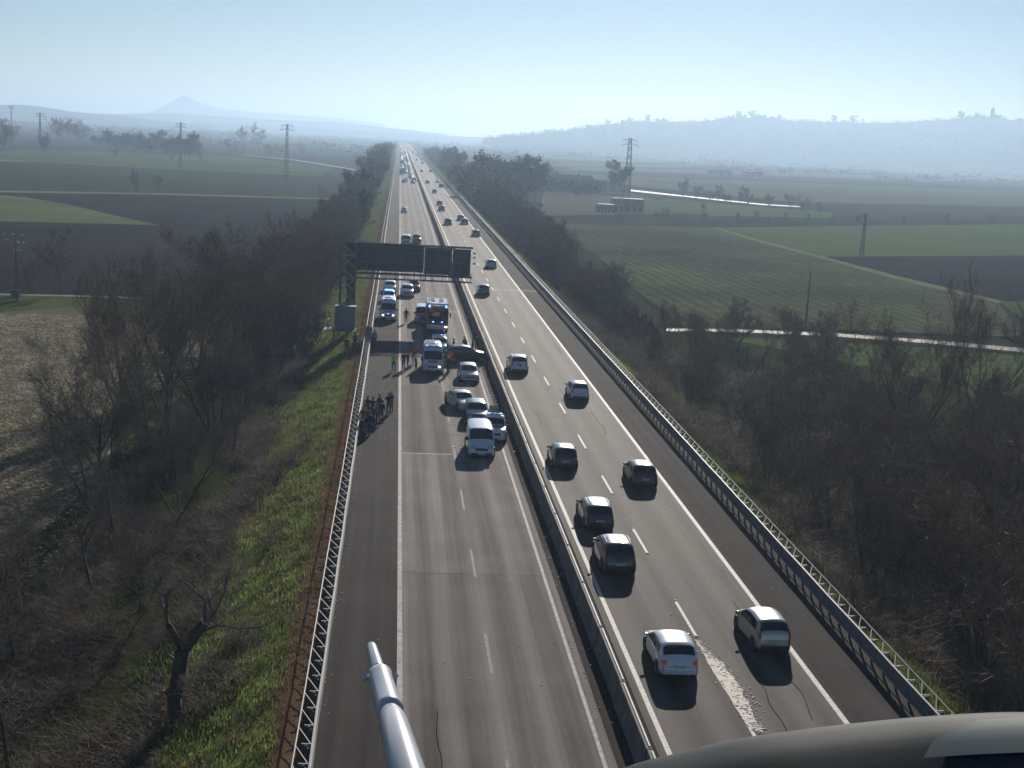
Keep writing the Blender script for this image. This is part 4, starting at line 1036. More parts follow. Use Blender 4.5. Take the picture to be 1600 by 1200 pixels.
def build_car(k, low=False):
    B = Body(k); d = B.d
    root = bpy.data.objects.new('car', None); C.objects.link(root); root.empty_display_size = .3
    if low:
        bd = B.mesh(16, 3, 2, 3).build('body', M['paint_x'], root, True)
        B.top_patch(d['ws'][0], d['ws'][1], -.85, .85, .012, 3, 3).build('windscreen', M['glass'], root)
        B.top_patch(d['rw'][0], d['rw'][1], -.85, .85, .012, 2, 2).build('rear_window', M['glass'], root)
        for s in (-1, 1):
            q = B.side_patch(d['sd'][0], d['sd'][2], 1.1, 1.85, .012, s, 6)
            if q: q.build('side_window', M['glass'], root)
        w = MB()
        for yy_ in (.18, .82):
            for s in (-1, 1): w.tube((s * (B.hw0 - .22), (yy_ - .5) * B.L, d['wr']), (s * (B.hw0 - .01), (yy_ - .5) * B.L, d['wr']), d['wr'], n=10)
        w.build('wheels', M['rubber'], root)
        t = MB(); B.top_patch(.010, .03, .66, .98, .012, 2, 2, t); B.top_patch(.010, .03, -.98, -.66, .012, 2, 2, t); t.build('tail_lights', M['tail'], root)
        t = MB(); B.top_patch(.955, .985, .6, .95, .012, 2, 2, t); B.top_patch(.955, .985, -.95, -.6, .012, 2, 2, t); t.build('headlights', M['head'], root)
        return root
    bd = B.mesh().build('body', M['paint_x'], root, True)
    van = k in ('van', 'hivan')
    B.top_patch(d['ws'][0], d['ws'][1], -.93, .93, .006).build('windscreen', M['glass'], root)
    if van:
        for s in (-1, 1):
            b = MB(); b.bbox((s * .42, -B.L / 2 - .006, B.H * .68), (.62, .03, .5), .008); b.build('rear_window', M['glass'], root)
    else: B.top_patch(d['rw'][0], d['rw'][1], -.88, .88, .006).build('rear_window', M['glass'], root)
    a, mid, z = d['sd']
    for s in (-1, 1):
        for u0, u1 in ((a, mid - .008), (mid + .008, z)):
            q = B.side_patch(u0, u1, 1.10, 1.90, .006, s)
            if q and not (k == 'hivan' and u0 == a): q.build('side_window', M['glass'], root)
    # door shut lines and sill trim
    for s in (-1, 1):
        q = B.side_patch(.24, .76, .0, .14, .008, s, 8); q.build('sill', M['trim'], root)
        for u0 in ((mid, .67) if not van else (.52, .74)):
            q = B.side_patch(u0 - .0012, u0 + .0012, .12, .99, .003, s, 1); q.build('door_gap', M['trim'], root)
        for u0 in (mid + .02, mid - .12):
            p = B.side(u0, .82); b = MB(); b.bbox((s * (p.x + .015), p.y, p.z), (.03, .16, .025), .008); b.build('door_handle', M['paint_x'] if not van else M['trim'], root)
        p = B.side(d['ws'][1] - .03, 1.0); b = MB()
        b.bbox((s * (p.x + .10), p.y, p.z + (.08 if not van else .2)), (.20, .10, .13 if not van else .26), .03); b.bbox((s * (p.x + .01), p.y, p.z + .03), (.08, .04, .04), .01)
        b.build('wing_mirror', M['paint_x'] if k not in ('van', 'hivan', 'pickup') else M['trim'], root)
    for yy_ in (.185, .815):
        for s in (-1, 1):
            b = MB(); x = s * (B.side((yy_), .35).x - .02); b.tube((x - s * .03, 0, 0), (x + s * .028, 0, 0), d['wr'] + .06, n=20)
            o = b.build('wheel_arch', M['trim'], root); o.location = (0, (yy_ - .5) * B.L, d['wr'] + .02)
            lathe_wheel(d['wr'], .21, M['rubber'], 'wheel', root, (s * (B.side(yy_, .35).x - .072), (yy_ - .5) * B.L, d['wr']), s)
    for s in (-1, 1):
        if van:
            b = MB(); b.bbox((s * (B.hw(.004) - .09), -B.L / 2 - .008, 1.15 if k == 'van' else 1.2), (.12, .04, .55), .01); b.build('tail_light', M['tail'], root)
            B.top_patch(.955, .985, s * .55, s * .97, .008, 4, 4).build('headlight', M['head'], root)
        else:
            tall = k in ('mpv', 'wagon')
            u0, u1 = (.014, .07 if tall else .028)
            B.top_patch(u0, u1, s * (.86 if tall else .74), s * 1.0, .008, 4, 3).build('tail_light', M['tail'], root)
            q = B.side_patch(.006, .05, .80, .99, .008, s, 3); q.build('tail_light', M['tail'], root)
            B.top_patch(.945, .982, s * .62, s * .99, .008, 4, 4).build('headlight', M['head'], root)
            q = B.side_patch(.93, .975, .72, .98, .008, s, 3); q.build('headlight', M['head'], root)
    if not van:
        for uu in (.0085,):
            B.top_patch(uu, uu + .0014, -.8, .8, .006, 1, 6).build('tailgate_gap', M['trim'], root)
        B.top_patch(.012, .018, -.28, .28, .008, 2, 4).build('plate_recess', M['trim'], root) if k in ('suv', 'wagon') else None
    # rear: bumper, plate, brake light, wiper; front: grille, air intake, plate
    b = MB(); b.bbox((0, -B.L / 2 + .02, .40), (B.hw(.0) * 1.82, .10, .16), .02); b.build('rear_bumper', M['trim'] if k != 'hatch' else M['paint_x'], root)
    b = MB(); b.bbox((0, -B.L / 2 - .025, .66 if not van else .75), (.52, .02, .115), .004); b.build('number_plate', M['plate'], root)
    b = MB(); b.bbox((0, B.L / 2 - .02, .40), (B.hw(1) * 1.8, .09, .16), .02); b.build('front_bumper', M['trim'] if van else M['paint_x'], root)
    b = MB(); b.bbox((0, B.L / 2 + .03, .45), (.52, .02, .115), .004); b.build('number_plate', M['plate'], root)
    B.top_patch(.984, .9965, -.55, .55, .010, 3, 6).build('grille', M['trim'], root)
    if not van:
        p = B.roof(.2, 0); b = MB(); b.tube((0, p.y, p.z - .01), (0, p.y - .10, p.z + .22), .008, .004, 5); b.build('aerial', M['trim'], root)
        u = d['rw'][0]; p = B.roof(u + .005, 0); p2 = B.roof(u + .03, .45); b = MB(); b.tube(p + Vector((0, -.02, .01)), p2 + Vector((0, -.02, .02)), .008, n=4); b.build('rear_wiper', M['trim'], root) if k != 'sedan' else None
    for s in (-.45, .35):
        u = d['ws'][1]; p = B.roof(u, s); p2 = B.roof(u - .035, s + .45); b = MB(); b.tube(p + Vector((0, .01, .015)), p2 + Vector((0, .01, .018)), .008, n=4); b.build('wiper', M['trim'], root)
    if k in ('suv', 'wagon', 'pickup'):
        for s in (-1, 1):
            b = MB(); pr_ = [B.roof(u, .86) for u in (.2 if k != 'pickup' else .46, .3 if k != 'pickup' else .5, .42 if k != 'pickup' else .54, .5 if k != 'pickup' else .58)]
            for i in range(3): b.tube((s * pr_[i].x, pr_[i].y, pr_[i].z + .05), (s * pr_[i + 1].x, pr_[i + 1].y, pr_[i + 1].z + .05), .016, n=5)
            b.build('roof_rail', M['trim'], root)
    return root
M['paint_x'] = M['paint_white'] if 'paint_white' in M else M['white']
import itertools
def car(k, loc, rz, col, label, name='car', cat='car', group=None, low=False):
    key = (k, low)
    if key not in CARS:
        r = build_car(k, low); CARS[key] = r; first = True; PURE[key] = [(c_, list(c_.children)) for c_ in r.children]
    else:
        r = CARS[key].copy(); C.objects.link(r)
        for ch, gk in PURE[key]:
            c2 = ch.copy(); C.objects.link(c2); c2.parent = r
            for sl in c2.material_slots: sl.link = 'DATA'
            for g_ in gk:
                g2 = g_.copy(); C.objects.link(g2); g2.parent = c2
    r.name = name; r.location = loc; r.rotation_euler = (0, 0, rz)
    tag(r, label, cat, group)
    if not group and 'group' in r: del r['group']
    for ch in r.children:
        for i, sl in enumerate(ch.material_slots):
            if ch.data.materials[i] == M['paint_x']:
                sl.link = 'OBJECT'; sl.material = M[col]
    return r
def setmat(r, part, mname):
    for ch in r.children:
        if ch.name.split('.')[0] == part:
            ch.material_slots[0].link = 'OBJECT'; ch.material_slots[0].material = M[mname]
def away(k, px, py, col, label, **kw):      # rear bumper foot seen at the point
    p = G(px, py); return car(k, (p.x, p.y + KIND[k]['L'] / 2, .016), kw.pop('rz', 0), col, label, **kw)
def toward(k, px, py, col, label, **kw):    # front bumper foot seen at the point
    p = G(px, py); return car(k, (p.x, p.y + KIND[k]['L'] / 2, .016), math.pi + kw.pop('rz', 0), col, label, **kw)

c = away('hatch', 1061, 1066, 'white', 'white hatchback nearest the camera, beside the pale debris on the lane dashes'); setmat(c, 'tail_light', 'tail_on')
away('mpv', 1207, 1026, 'beige_silver', 'silver compact car with dark tailgate straddling the right edge line', rz=.03)
away('suv', 968, 902, 'dark_grey', 'dark grey car whose roof glints in the inner lane, second from the camera')
c = away('wagon', 937, 832, 'dark_blue', 'dark blue estate car with pale sun glare painted on its roof in the inner lane')
bx = MB(); Body('wagon').top_patch(.30, .52, -.62, .62, .007, 6, 6, bx); bx.build('roof_glare', M['silver'], c, True)  # silver patch paints the sun's glare onto the dark roof
away('hatch', 1008, 765, 'maroon', 'dark maroon hatchback with a glaring roof glint near the right edge line')
away('hatch', 884, 736, 'black', 'black hatchback in the inner lane with bright roof edge, level with the white van')
away('mpv', 906, 628, 'white', 'white compact car close to the right edge line with its shadow behind')
away('suv', 811, 585, 'white', 'white crossover in the inner lane level with the ambulance')
away('mpv', 756, 463, 'dark_grey', 'dark grey car in the inner lane just past the sign gantry')
away('hatch', 768, 420, 'silver', 'silver hatchback by the edge line right of the gantry end')
away('hatch', 744, 370, 'black', 'black car by the right edge line beyond the gantry')
away('suv', 700, 352, 'dark_grey', 'dark grey car alone in the inner lane beyond the gantry')
away('hatch', 726, 351, 'dark_blue', 'dark car at the rear of a close pair in the outer lane')
away('hatch', 720, 345, 'black', 'black car just ahead of a close pair in the outer lane')
away('suv', 690, 330, 'grey', 'grey car at the rear of a close pair in the inner lane')
away('hatch', 687, 321, 'black', 'black car at the front of a close pair in the inner lane')
GF = 'small far cars driving away in the right carriageway'
for i, (px, py) in enumerate(((679, 302), (689, 293), (668, 287), (684, 286), (659, 269), (673, 269), (660, 256), (651, 251), (658, 250), (662, 246), (645, 240), (652, 240), (648, 235), (656, 247), (641, 234), (644, 237), (650, 243), (654, 244))):
    away(['hatch', 'suv', 'mpv', 'sedan'][i % 4], px, py, ['dark_grey', 'white', 'black', 'silver', 'dark_blue'][(i * 2) % 5], 'tiny far car driving away in the right carriageway', group=GF, low=True)
# --- left carriageway, facing the camera
c = toward('van', 752, 719, 'van_white', 'white passenger van, first vehicle standing before the crash, windscreen facing the camera')
c = toward('pickup', 775, 694, 'white', 'white pickup with dark bonnet squeezed between white van and median', rz=-.05)
hb = MB(); hb_B = Body('pickup'); hb_B.top_patch(.76, .94, -.92, .92, .008, 6, 6, hb); hb.build('bonnet_cover', M['black'], c)
lb = MB(); lb.bbox((0, .35, 1.83), (1.2, .25, .10), .03); l_ = lb.build('light_bar', M['white'], c)
for s in (-.45, -.15, .15, .45):
    q = MB(); q.bbox((s, .36, 1.89), (.16, .2, .05), .015); q.build('beacon', M['blue_on'] if abs(s) > .2 else M['blue_lens'], l_)
c = toward('suv', 746, 668, 'grey_blue', 'grey-blue car with one door flung open, behind the white van')
dr = MB(); dr.bbox((-1.45, .1, .62), (1.05, .06, .62), .02); o = dr.build('open_door', M['grey_blue'], c)
dg = MB(); dg.bbox((-1.45, .1, 1.16), (.9, .03, .42), .01); dg.build('door_window', M['glass'], o)
toward('sedan', 722, 646, 'silver', 'silver saloon slewed in the inner lane with crumpled nose', rz=.28)
toward('hatch', 733, 600, 'beige_silver', 'pale beige hatchback between the ambulance and the median', rz=.03)
def ambulance(px, py, label, rz=0):
    c = toward('hivan', px, py, 'van_white', label, name='ambulance', cat='ambulance', rz=rz); B = Body('hivan')
    p = B.roof(.70, 0)
    b = MB(); b.bbox((0, p.y + .1, p.z + .02), (1.5, .25, .12), .03); l_ = b.build('light_bar', M['blue_lens'], c)
    for s in (-.62, -.3, .3, .62):
        q = MB(); q.tube((s, p.y + .1, p.z + .07), (s, p.y + .1, p.z + .17), .06, .05, 8); q.build('beacon', M['blue_on'] if abs(s) > .5 else M['blue_lens'], l_)
    for s in (-1, 1):
        B.side_patch(.05, .9, .62, .80, .012, s, 20).build('orange_stripe', M['orange'], c)
        B.side_patch(.05, .9, .84, .94, .012, s, 20).build('blue_stripe', M['bluestripe'], c)
    q = MB(); B.top_patch(.885, .94, -.5, .5, .010, 3, 6, q); q.build('bonnet_marking', M['orange'], c)
    for i, hx in enumerate((-.6, .6)):
        q = MB(); q.bbox((hx, B.L / 2 + .02, .80), (.2, .05, .12), .03); q.build('lit_headlight', M['head_on'] if i == 0 or px < 650 else M['head'], c)
    q = MB(); q.bbox((0, B.L / 2 + .015, .98), (.14, .05, .07), .02); q.build('grille_strobe', M['blue_on'] if px < 650 else M['head'], c)
    q = MB(); q.bbox((0, p.y - 1.6, p.z + .1), (.8, .9, .18), .05); q.build('roof_vent', M['white'], c, True)
    return c
ambulance(676, 586, 'ambulance with blue beacons and raised roof facing the camera in the outer lane')
ambulance(606, 503, 'ambulance parked on the hard shoulder beyond the group of people')
c = toward('suv', 687, 556, 'white', 'white rescue car with blue roof lights wedged between ambulance and fire engine'); 
lb = MB(); lb.bbox((0, -.1, 1.73), (1.3, .28, .12), .03); l_ = lb.build('light_bar', M['blue_lens'], c)
for s in (-.5, -.2, .2, .5):
    q = MB(); q.tube((s, -.1, 1.79), (s, -.1, 1.87), .07, .05, 8); q.build('beacon', M['blue_on'] if s < 0 else M['blue_lens'], l_)
p = G(733, 567); c = car('suv', (7.35, p.y + .9, .016), -math.pi / 2 + .22, 'black', 'black crashed car turned sideways across the inner lane against the median', name='car')
c = toward('hatch', 607, 474, 'pale_blue', 'blue and white patrol car with blue beacon behind the shoulder ambulance', name='patrol_car')
lb = MB(); lb.bbox((0, .0, 1.56), (1.1, .3, .14), .04); lb.build('light_bar', M['blue_on'], c)
toward('hatch', 609, 458, 'white', 'white car at the back of the line on the hard shoulder')
toward('suv', 636, 466, 'silver', 'silver car in the outer lane just before the sign gantry')
c = toward('hatch', 647, 457, 'red', 'red and white car half hidden behind the silver car at the gantry')
rf = MB(); Body('hatch').top_patch(.2, .55, -.9, .9, .008, 6, 6, rf); rf.build('roof_cover', M['white'], c)
c = toward('van', 661, 508, 'red', 'red rescue van beside the fire engine', name='van', cat='van')
rf = MB(); Body('van').top_patch(.05, .69, -.9, .9, .008, 6, 6, rf); rf.build('roof_cover', M['white'], c)
toward('van', 634, 384, 'pale_blue', 'pale blue van directly behind the sign gantry', name='van', cat='van')
toward('pickup', 651, 381, 'dark_grey', 'dark pickup beside the pale blue van behind the gantry')
toward('mpv', 631, 333, 'white', 'white car alone in the empty outer lane before the far queue')
toward('hatch', 631, 286, 'maroon', 'maroon car at the head of the far queue, outer lane')
toward('hatch', 645, 287, 'dark_blue', 'dark blue car at the head of the far queue beside the maroon one')
toward('suv', 634, 284, 'black', 'black car close behind the maroon car in the far queue')
toward('suv', 648, 284, 'black', 'black car close behind the dark blue car in the far queue')
GQ = 'far cars queueing in the left carriageway'
rq = random.Random(5)
def lorry(X, Y, label, group):
    t = thing('lorry', label, 'lorry', (X, Y, .016), 0, group)
    b = MB(); b.bbox((0, 3.4, 2.2), (2.5, 7.6, 2.9), .05); b.build('box_body', M['van_white'], t)
    b = MB(); b.bbox((0, -1.5, 1.75), (2.4, 1.9, 2.4), .12, top=.96); b.build('cab', M['white'], t)
    b = MB(); b.bbox((0, -2.47, 2.15), (2.1, .05, .85), .02); b.build('windscreen', M['glass'], t)
    b = MB(); b.box((0, 2.6, .7), (2.2, 9.6, .3)); b.build('chassis', M['trim'], t)
    for s in (-1, 1):
        for yy_ in (-1.6, 5.2): b = MB(); b.tube((s * 1.2, yy_, .48), (s * .9, yy_, .48), .48, n=12); b.build('wheel', M['rubber'], t)
lorry(1.95, 705, 'white lorry in the far queue on the outer lane', None)
lorry(2.3, 900, 'far white lorry deep in the queue', None)
for lane, y0_ in ((1.9, 640), (6.3, 650), (4.2, 735)):
    y = y0_ + (0 if lane != 1.9 else 85)
    while y < 1650:
        if lane == 1.9 and 880 < y < 915: y += 18; continue
        car(rq.choice(['hatch', 'suv', 'mpv', 'sedan', 'van']), (lane + rq.uniform(-.25, .25), y, .016), math.pi, rq.choice(['white', 'white', 'silver', 'dark_grey', 'black', 'pale_blue', 'maroon']), 'tiny far car queueing in the left carriageway', group=GQ, low=True)
        y += rq.uniform(7, 13) * (1 + (y - 640) / 900) * (1 if lane != 4.2 else 3)
# --- fire engine
def fire_engine(px, py):
    p = G(px, py); t = thing('fire_engine', 'red fire engine with white roof gear and blue strobes behind the ambulance', 'fire engine', (p.x, p.y + 3.9, .016), math.pi)
    b = MB(); b.bbox((0, 2.75, 1.75), (2.44, 2.1, 2.3), .12, top=.97); b.build('cab', M['red'], t)
    b = MB(); b.bbox((0, 3.84, 2.05), (2.16, .05, .98), .02); b.build('windscreen', M['glass'], t)
    b = MB(); b.bbox((0, 3.86, 1.32), (2.2, .05, .34), .015); b.build('front_panel', M['trim'], t)
    b = MB(); b.bbox((0, 3.92, .72), (2.45, .22, .5), .05); b.build('front_bumper', M['white'], t)
    b = MB(); b.bbox((0, -1.1, 1.95), (2.48, 5.4, 2.3), .06); bd = b.build('equipment_body', M['red'], t)
    for s in (-1, 1):
        for i in range(3):
            b = MB(); b.bbox((s * 1.25, .7 - i * 1.75, 1.95), (.03, 1.55, 1.6), .01); b.build('roller_shutter', M['rim'], bd)
    b = MB(); b.bbox((0, 2.9, 2.98), (2.1, .5, .18), .05); b.build('roof_visor', M['white'], t)
    for s in (-.62, .62):
        b = MB(); b.bbox((s, 1.9, 3.1), (.75, 1.0, .26), .05); b.build('roof_locker', M['white'], t)
    for s in (-.5, .5):
        b = MB()
        for e in (-.2, .2): b.tube((s + e, -3.4, 3.22), (s + e, .8, 3.22), .03, n=5)
        for i in range(12): b.tube((s - .2, -3.2 + i * .34, 3.22), (s + .2, -3.2 + i * .34, 3.22), .018, n=4)
        b.build('ladder', M['rim'], t)
    b = MB(); b.tube((.9, -2.2, 3.1), (.9, .3, 3.45), .1, .07, 8); b.build('water_monitor', M['chrome'], t)
    for s in (-1, 1):
        b = MB(); b.bbox((s * .5, 3.9, 1.3), (.2, .06, .12), .02); b.build('grille_strobe', M['blue_on'], t)
        b = MB(); b.bbox((s * .95, 4.02, .78), (.3, .06, .16), .02); b.build('headlight', M['head_on'] if s < 0 else M['head'], t)
        b = MB(); b.tube((s * .95, 3.1, 2.9), (s * .95, 3.1, 3.12), .12, .1, 10); b.build('beacon', M['blue_on'], t)
        b = MB(); b.bbox((s * 1.42, 3.6, 2.1), (.14, .2, .5), .03); b.box((s * 1.3, 3.6, 2.4), (.2, .05, .05)); b.build('wing_mirror', M['trim'], t)
        b = MB(); b.bbox((s * 1.215, 2.7, 2.1), (.03, 1.1, .7), .01); b.build('side_window', M['glass'], t)
        for yy_ in (2.5, -2.2): b = MB(); b.tube((s * 1.24, yy_, .52), (s * .9, yy_, .52), .52, n=16); b.build('wheel', M['rubber'], t)
    b = MB(); b.box((0, -.2, .7), (2.3, 7.4, .25)); b.build('chassis', M['trim'], t)
    b = MB(); b.bbox((0, 4.05, .52), (.5, .02, .11), .003); b.build('number_plate', M['plate'], t)
fire_engine(683, 521)
# crash debris
cd = MB()
for i in range(160):
    x = random.uniform(4.6, 9.4); y = random.uniform(88, 126); s = random.uniform(.02, .07)
    cd.box((x, y, .02 + s * .3), (s * 1.8, s, s * .6), mi=random.randrange(2), rz=random.uniform(0, 3))
o = stuff(cd.build('crash_debris', [M['trim'], M['rim']]), 'broken bits of cars strewn around the crash'); o['category'] = 'debris'

# ------------------------------------------------------------------ sign gantry
GYY = 157.0
g = thing('sign_gantry', 'large lattice sign gantry seen from behind over the left carriageway', 'gantry', (-5.3, GYY, FZ))
def loc(p): return Vector(p) - Vector((-5.3, GYY, FZ))
tl_, tr_, br_, bl_ = PY(553, 381, GYY), PY(737, 388, GYY), PY(735, 433, GYY), PY(548, 424, GYY)
zt, zbm = (tl_.z + tr_.z) / 2, (br_.z + bl_.z) / 2
xl, xr = tl_.x, tr_.x
# sign faces away from the camera: dark ribbed backs, three boards
def board(x0, x1, z0, z1, nm='sign_board'):
    b = MB(); b.box((x0 / 2 + x1 / 2, GYY + .45, z0 / 2 + z1 / 2), (x1 - x0 - .06, .06, z1 - z0)); b.v = [tuple(loc(v)) for v in b.v]; o = b.build(nm, M['sign_back'], g)
    r_ = MB(); k = max(2, int((z1 - z0) / .55))
    for i in range(k): z = z0 + (z1 - z0) * (i + .5) / k; r_.box((x0 / 2 + x1 / 2, GYY + .40, z), (x1 - x0 - .1, .06, .08))
    r_.v = [tuple(loc(v)) for v in r_.v]; r_.build('stiffening_rib', M['galv_dk'], o)
W_ = xr - xl
board(xl + .35, xl + W_ * .60, zbm + .2, zt + .05); board(xl + W_ * .60, xl + W_ * .84, zbm + .05, zt - .1); board(xl + W_ * .84, xr, zbm - .1, zt - .15)
ch = MB()
for y, z in ((GYY - .35, zt + .05), (GYY + .3, zt + .1), (GYY - .35, zbm + .1), (GYY + .3, zbm + .1)):
    pass
def bar(b, p, q, r=.06, n=5): b.tube(loc(p), loc(q), r, n=n)
xa, xb = -6.0, xr + .15
for y in (GYY - .75, GYY + .2):
    for z in (zt + .1, zbm - .05): bar(ch, (xa, y, z), (xb, y, z), .085, 6)
ch.build('chord', M['galv_dk'], g)
lat = MB(); n = 11
for i in range(n):
    x0, x1 = xa + (xb - xa) * i / n, xa + (xb - xa) * (i + 1) / n
    bar(lat, (x0, GYY - .75, zt + .1), (x0, GYY - .75, zbm - .05), .045)
    bar(lat, (x0, GYY - .75, zbm - .05), (x1, GYY - .75, zt + .1) if i % 2 == 0 and False else (x0, GYY + .2, zbm - .05), .04)
    bar(lat, (x0, GYY - .75, zt + .1), (x0, GYY + .2, zt + .1), .04)
    bar(lat, (x0, GYY - .75, zbm - .05), (x1, GYY + .2, zbm - .05), .035)
lat.build('lattice', M['galv_dk'], g)
# inspection walkway below the boards
wk = MB(); zw = zbm - .55
for y in (GYY - 1.6, GYY - .8): bar(wk, (xa + 1.5, y, zw), (xb, y, zw), .06)
for i in range(34):
    x = xa + 1.7 + (xb - xa - 1.9) * i / 33; wk.box(loc((x, GYY - 1.2, zw + .03)), (.10, .8, .03))
wk.build('walkway', M['galv_dk'], g)
rl = MB()
for i in range(13):
    x = xa + 1.7 + (xb - xa - 1.9) * i / 12
    bar(rl, (x, GYY - 1.6, zw), (x, GYY - 1.6, zw + 1.05), .03)
    if i < 12:
        xn = xa + 1.7 + (xb - xa - 1.9) * (i + 1) / 12
        if i % 3 == 1: bar(rl, (x, GYY - 1.6, zw), ((x + xn) / 2, GYY - 1.6, zw + 1.0), .025); bar(rl, ((x + xn) / 2, GYY - 1.6, zw + 1.0), (xn, GYY - 1.6, zw), .025)
bar(rl, (xa + 1.5, GYY - 1.6, zw + 1.05), (xb, GYY - 1.6, zw + 1.05), .035); bar(rl, (xa + 1.5, GYY - 1.6, zw + .55), (xb, GYY - 1.6, zw + .55), .025)
rl.build('railing', M['galv_dk'], g)
for i, xx in enumerate((xl + W_ * .595, xl + W_ * .835)):
    hg = MB()
    for o_ in (-.28, .28):
        bar(hg, (xx + o_, GYY - .9, zw), (xx + o_, GYY - .9, zt + .25), .05)
    for k in range(9):
        z = zw + (zt - zw) * k / 8; bar(hg, (xx - .28, GYY - .9, z), (xx + .28, GYY - .9, z), .03)
    hg.build('hanger', M['galv_dk'], g)
lm = MB()
for z in (zt - .5, zt - 1.0, zt - 1.7): lm.bbox(loc((xb + .18, GYY - .4, z)), (.35, .3, .25), .05)
lm.build('flashing_lamp', M['insul'], g)
# lattice column on the bank
px0, px1 = -6.35, -4.65
ps = MB(); zb_ = -3.4
for x in (px0, px1):
    for y in (GYY - .8, GYY + .5): bar(ps, (x, y, zb_), (x, y, zt + .2), .11, 6)
ps.build('post', M['galv_dk'], g)
pl = MB(); k = 9
for i in range(k):
    z0, z1 = zb_ + (zt - zb_) * i / k, zb_ + (zt - zb_) * (i + 1) / k
    for y in (GYY - .8, GYY + .5):
        bar(pl, (px0, y, z0), (px1, y, z1) if i % 2 else (px1, y, z0), .05); bar(pl, (px1, y, z0), (px0, y, z1), .05)
    for x in (px0, px1): bar(pl, (x, GYY - .8, z0), (x, GYY + .5, z1), .05)
pl.build('column_lattice', M['galv'], g)
sheet_ = MB(); sheet_.box(loc(((px0 + px1) / 2 + .35, GYY + .62, (zt + 1.0) / 2)), (1.0, .05, zt - 1.0)); sheet_.build('cladding', M['sign_back'], g)
ft = MB(); ft.bbox(loc((-5.5, GYY - .1, -3.3)), (3.0, 2.6, 1.4), .08); ft.build('footing', M['conc'], g)
# control cabinet on a platform at the column foot
q0, q1 = PY(524, 478, GYY - 3), PY(554, 514, GYY - 3)
cb = thing('control_cabinet', 'grey-blue control cabinet on a steel platform at the foot of the gantry', 'cabinet', ((q0.x + q1.x) / 2, GYY - 3, FZ))
w, h = q1.x - q0.x, q0.z - q1.z; zc = (q0.z + q1.z) / 2 - FZ
b = MB(); b.bbox((0, 0, zc), (w, 1.0, h), .04); b.build('housing', M['cabinet'], cb)
b = MB(); b.bbox((0, 0, zc + h / 2 + .04), (w + .2, 1.2, .08), .02); b.build('roof', M['galv'], cb)
for s in (-.27, .27): b = MB(); b.bbox((s * w, -.52, zc), (w * .48, .04, h * .88), .01); b.build('door', M['cabinet'], cb)
b = MB(); b.box((-.2, -.6, zc - h / 2 - .05), (w + 2.0, 2.6, .08)); b.build('platform', M['galv_dk'], cb)
for sx in (-1.2, 1.0):
    for sy in (-1.7, .4): b = MB(); b.tube((sx, sy, -.2), (sx, sy, zc - h / 2 - .06), .06, n=6); b.build('leg', M['galv_dk'], cb)
b = MB(); zz = zc - h / 2
for i in range(5): b.tube((-1.9 + .02 * i, -1.8 + i * .6, zz), (-1.9 + .02 * i, -1.8 + i * .6, zz + 1.1), .03, n=5)
for z in (.55, 1.1): b.tube((-1.9, -1.85, zz + z), (-1.82, .65, zz + z), .03, n=5)
b.tube((-1.9, -1.85, zz + 1.1), (-1.0, -3.2, zz + .2), .03, n=5); b.tube((-1.3, -1.85, zz + 1.1), (-.5, -3.2, zz + .2), .03, n=5)
b.build('handrail', M['galv'], cb)

# ------------------------------------------------------------------ pylons, poles, farm
def pylon(px, py, top, label, wide=1.0, arms=True, m='pole'):
    p = G(px, py, FZ); d = (p - Vector((0, 0, CAMH))).dot(_f); h = (py - top) * d / FPX / math.cos(PITCH)
    t = thing('lattice_pylon', label, 'pylon', p); th = max(.04, .00022 * d)
    b = MB(); w0, w1 = h * .045 * wide, h * .016 * wide
    legs = [(-1, -1), (1, -1), (1, 1), (-1, 1)]
    for sx, sy in legs: b.tube((sx * w0, sy * w0, -.3), (sx * w1, sy * w1, h), th, th * .8, 4)
    b.build('mast', M[m], t)
    b = MB(); n = 9
    for i in range(n):
        f0, f1 = i / n, (i + 1) / n; a0, a1 = w0 + (w1 - w0) * f0, w0 + (w1 - w0) * f1
        for k in range(4):
            s, e = legs[k], legs[(k + 1) % 4]
            b.tube((s[0] * a0, s[1] * a0, h * f0), (e[0] * a1, e[1] * a1, h * f1), th * .6, n=3)
            b.tube((e[0] * a0, e[1] * a0, h * f0), (s[0] * a1, s[1] * a1, h * f1), th * .6, n=3)
    b.build('bracing', M[m], t)
    if arms:
        for z, l in ((h * .97, h * .10), (h * .90, h * .12)):
            b = MB(); b.tube((-l, 0, z), (l, 0, z), th * .8, n=4); b.tube((-l, 0, z), (0, 0, z + h * .03), th * .5, n=3); b.tube((l, 0, z), (0, 0, z + h * .03), th * .5, n=3)
            for s in (-1, 1): b.tube((s * l, 0, z), (s * l, 0, z - h * .03), th * .8, n=4)
            b.build('cross_arm', M[m], t)
    return t
pylon(447, 285, 197, 'lattice pylon on the left plain nearest the motorway belt', .8)
pylon(282, 262, 194, 'thin lattice pylon beside the dark farm grove at left', .7)
pylon(63, 232, 178, 'thin lattice pylon at the far left above the plain', .7)
pylon(18, 205, 166, 'faintest and farthest lattice pylon at the left edge', .6)
pylon(978, 322, 219, 'tall lattice pylon at the right beside the conifer-like tree', 1.2)
pylon(1346, 402, 335, 'lattice pylon standing in the green field at right', .9)
pylon(1258, 515, 424, 'slim lattice mast beside the gravel track at right', .28, arms=False)
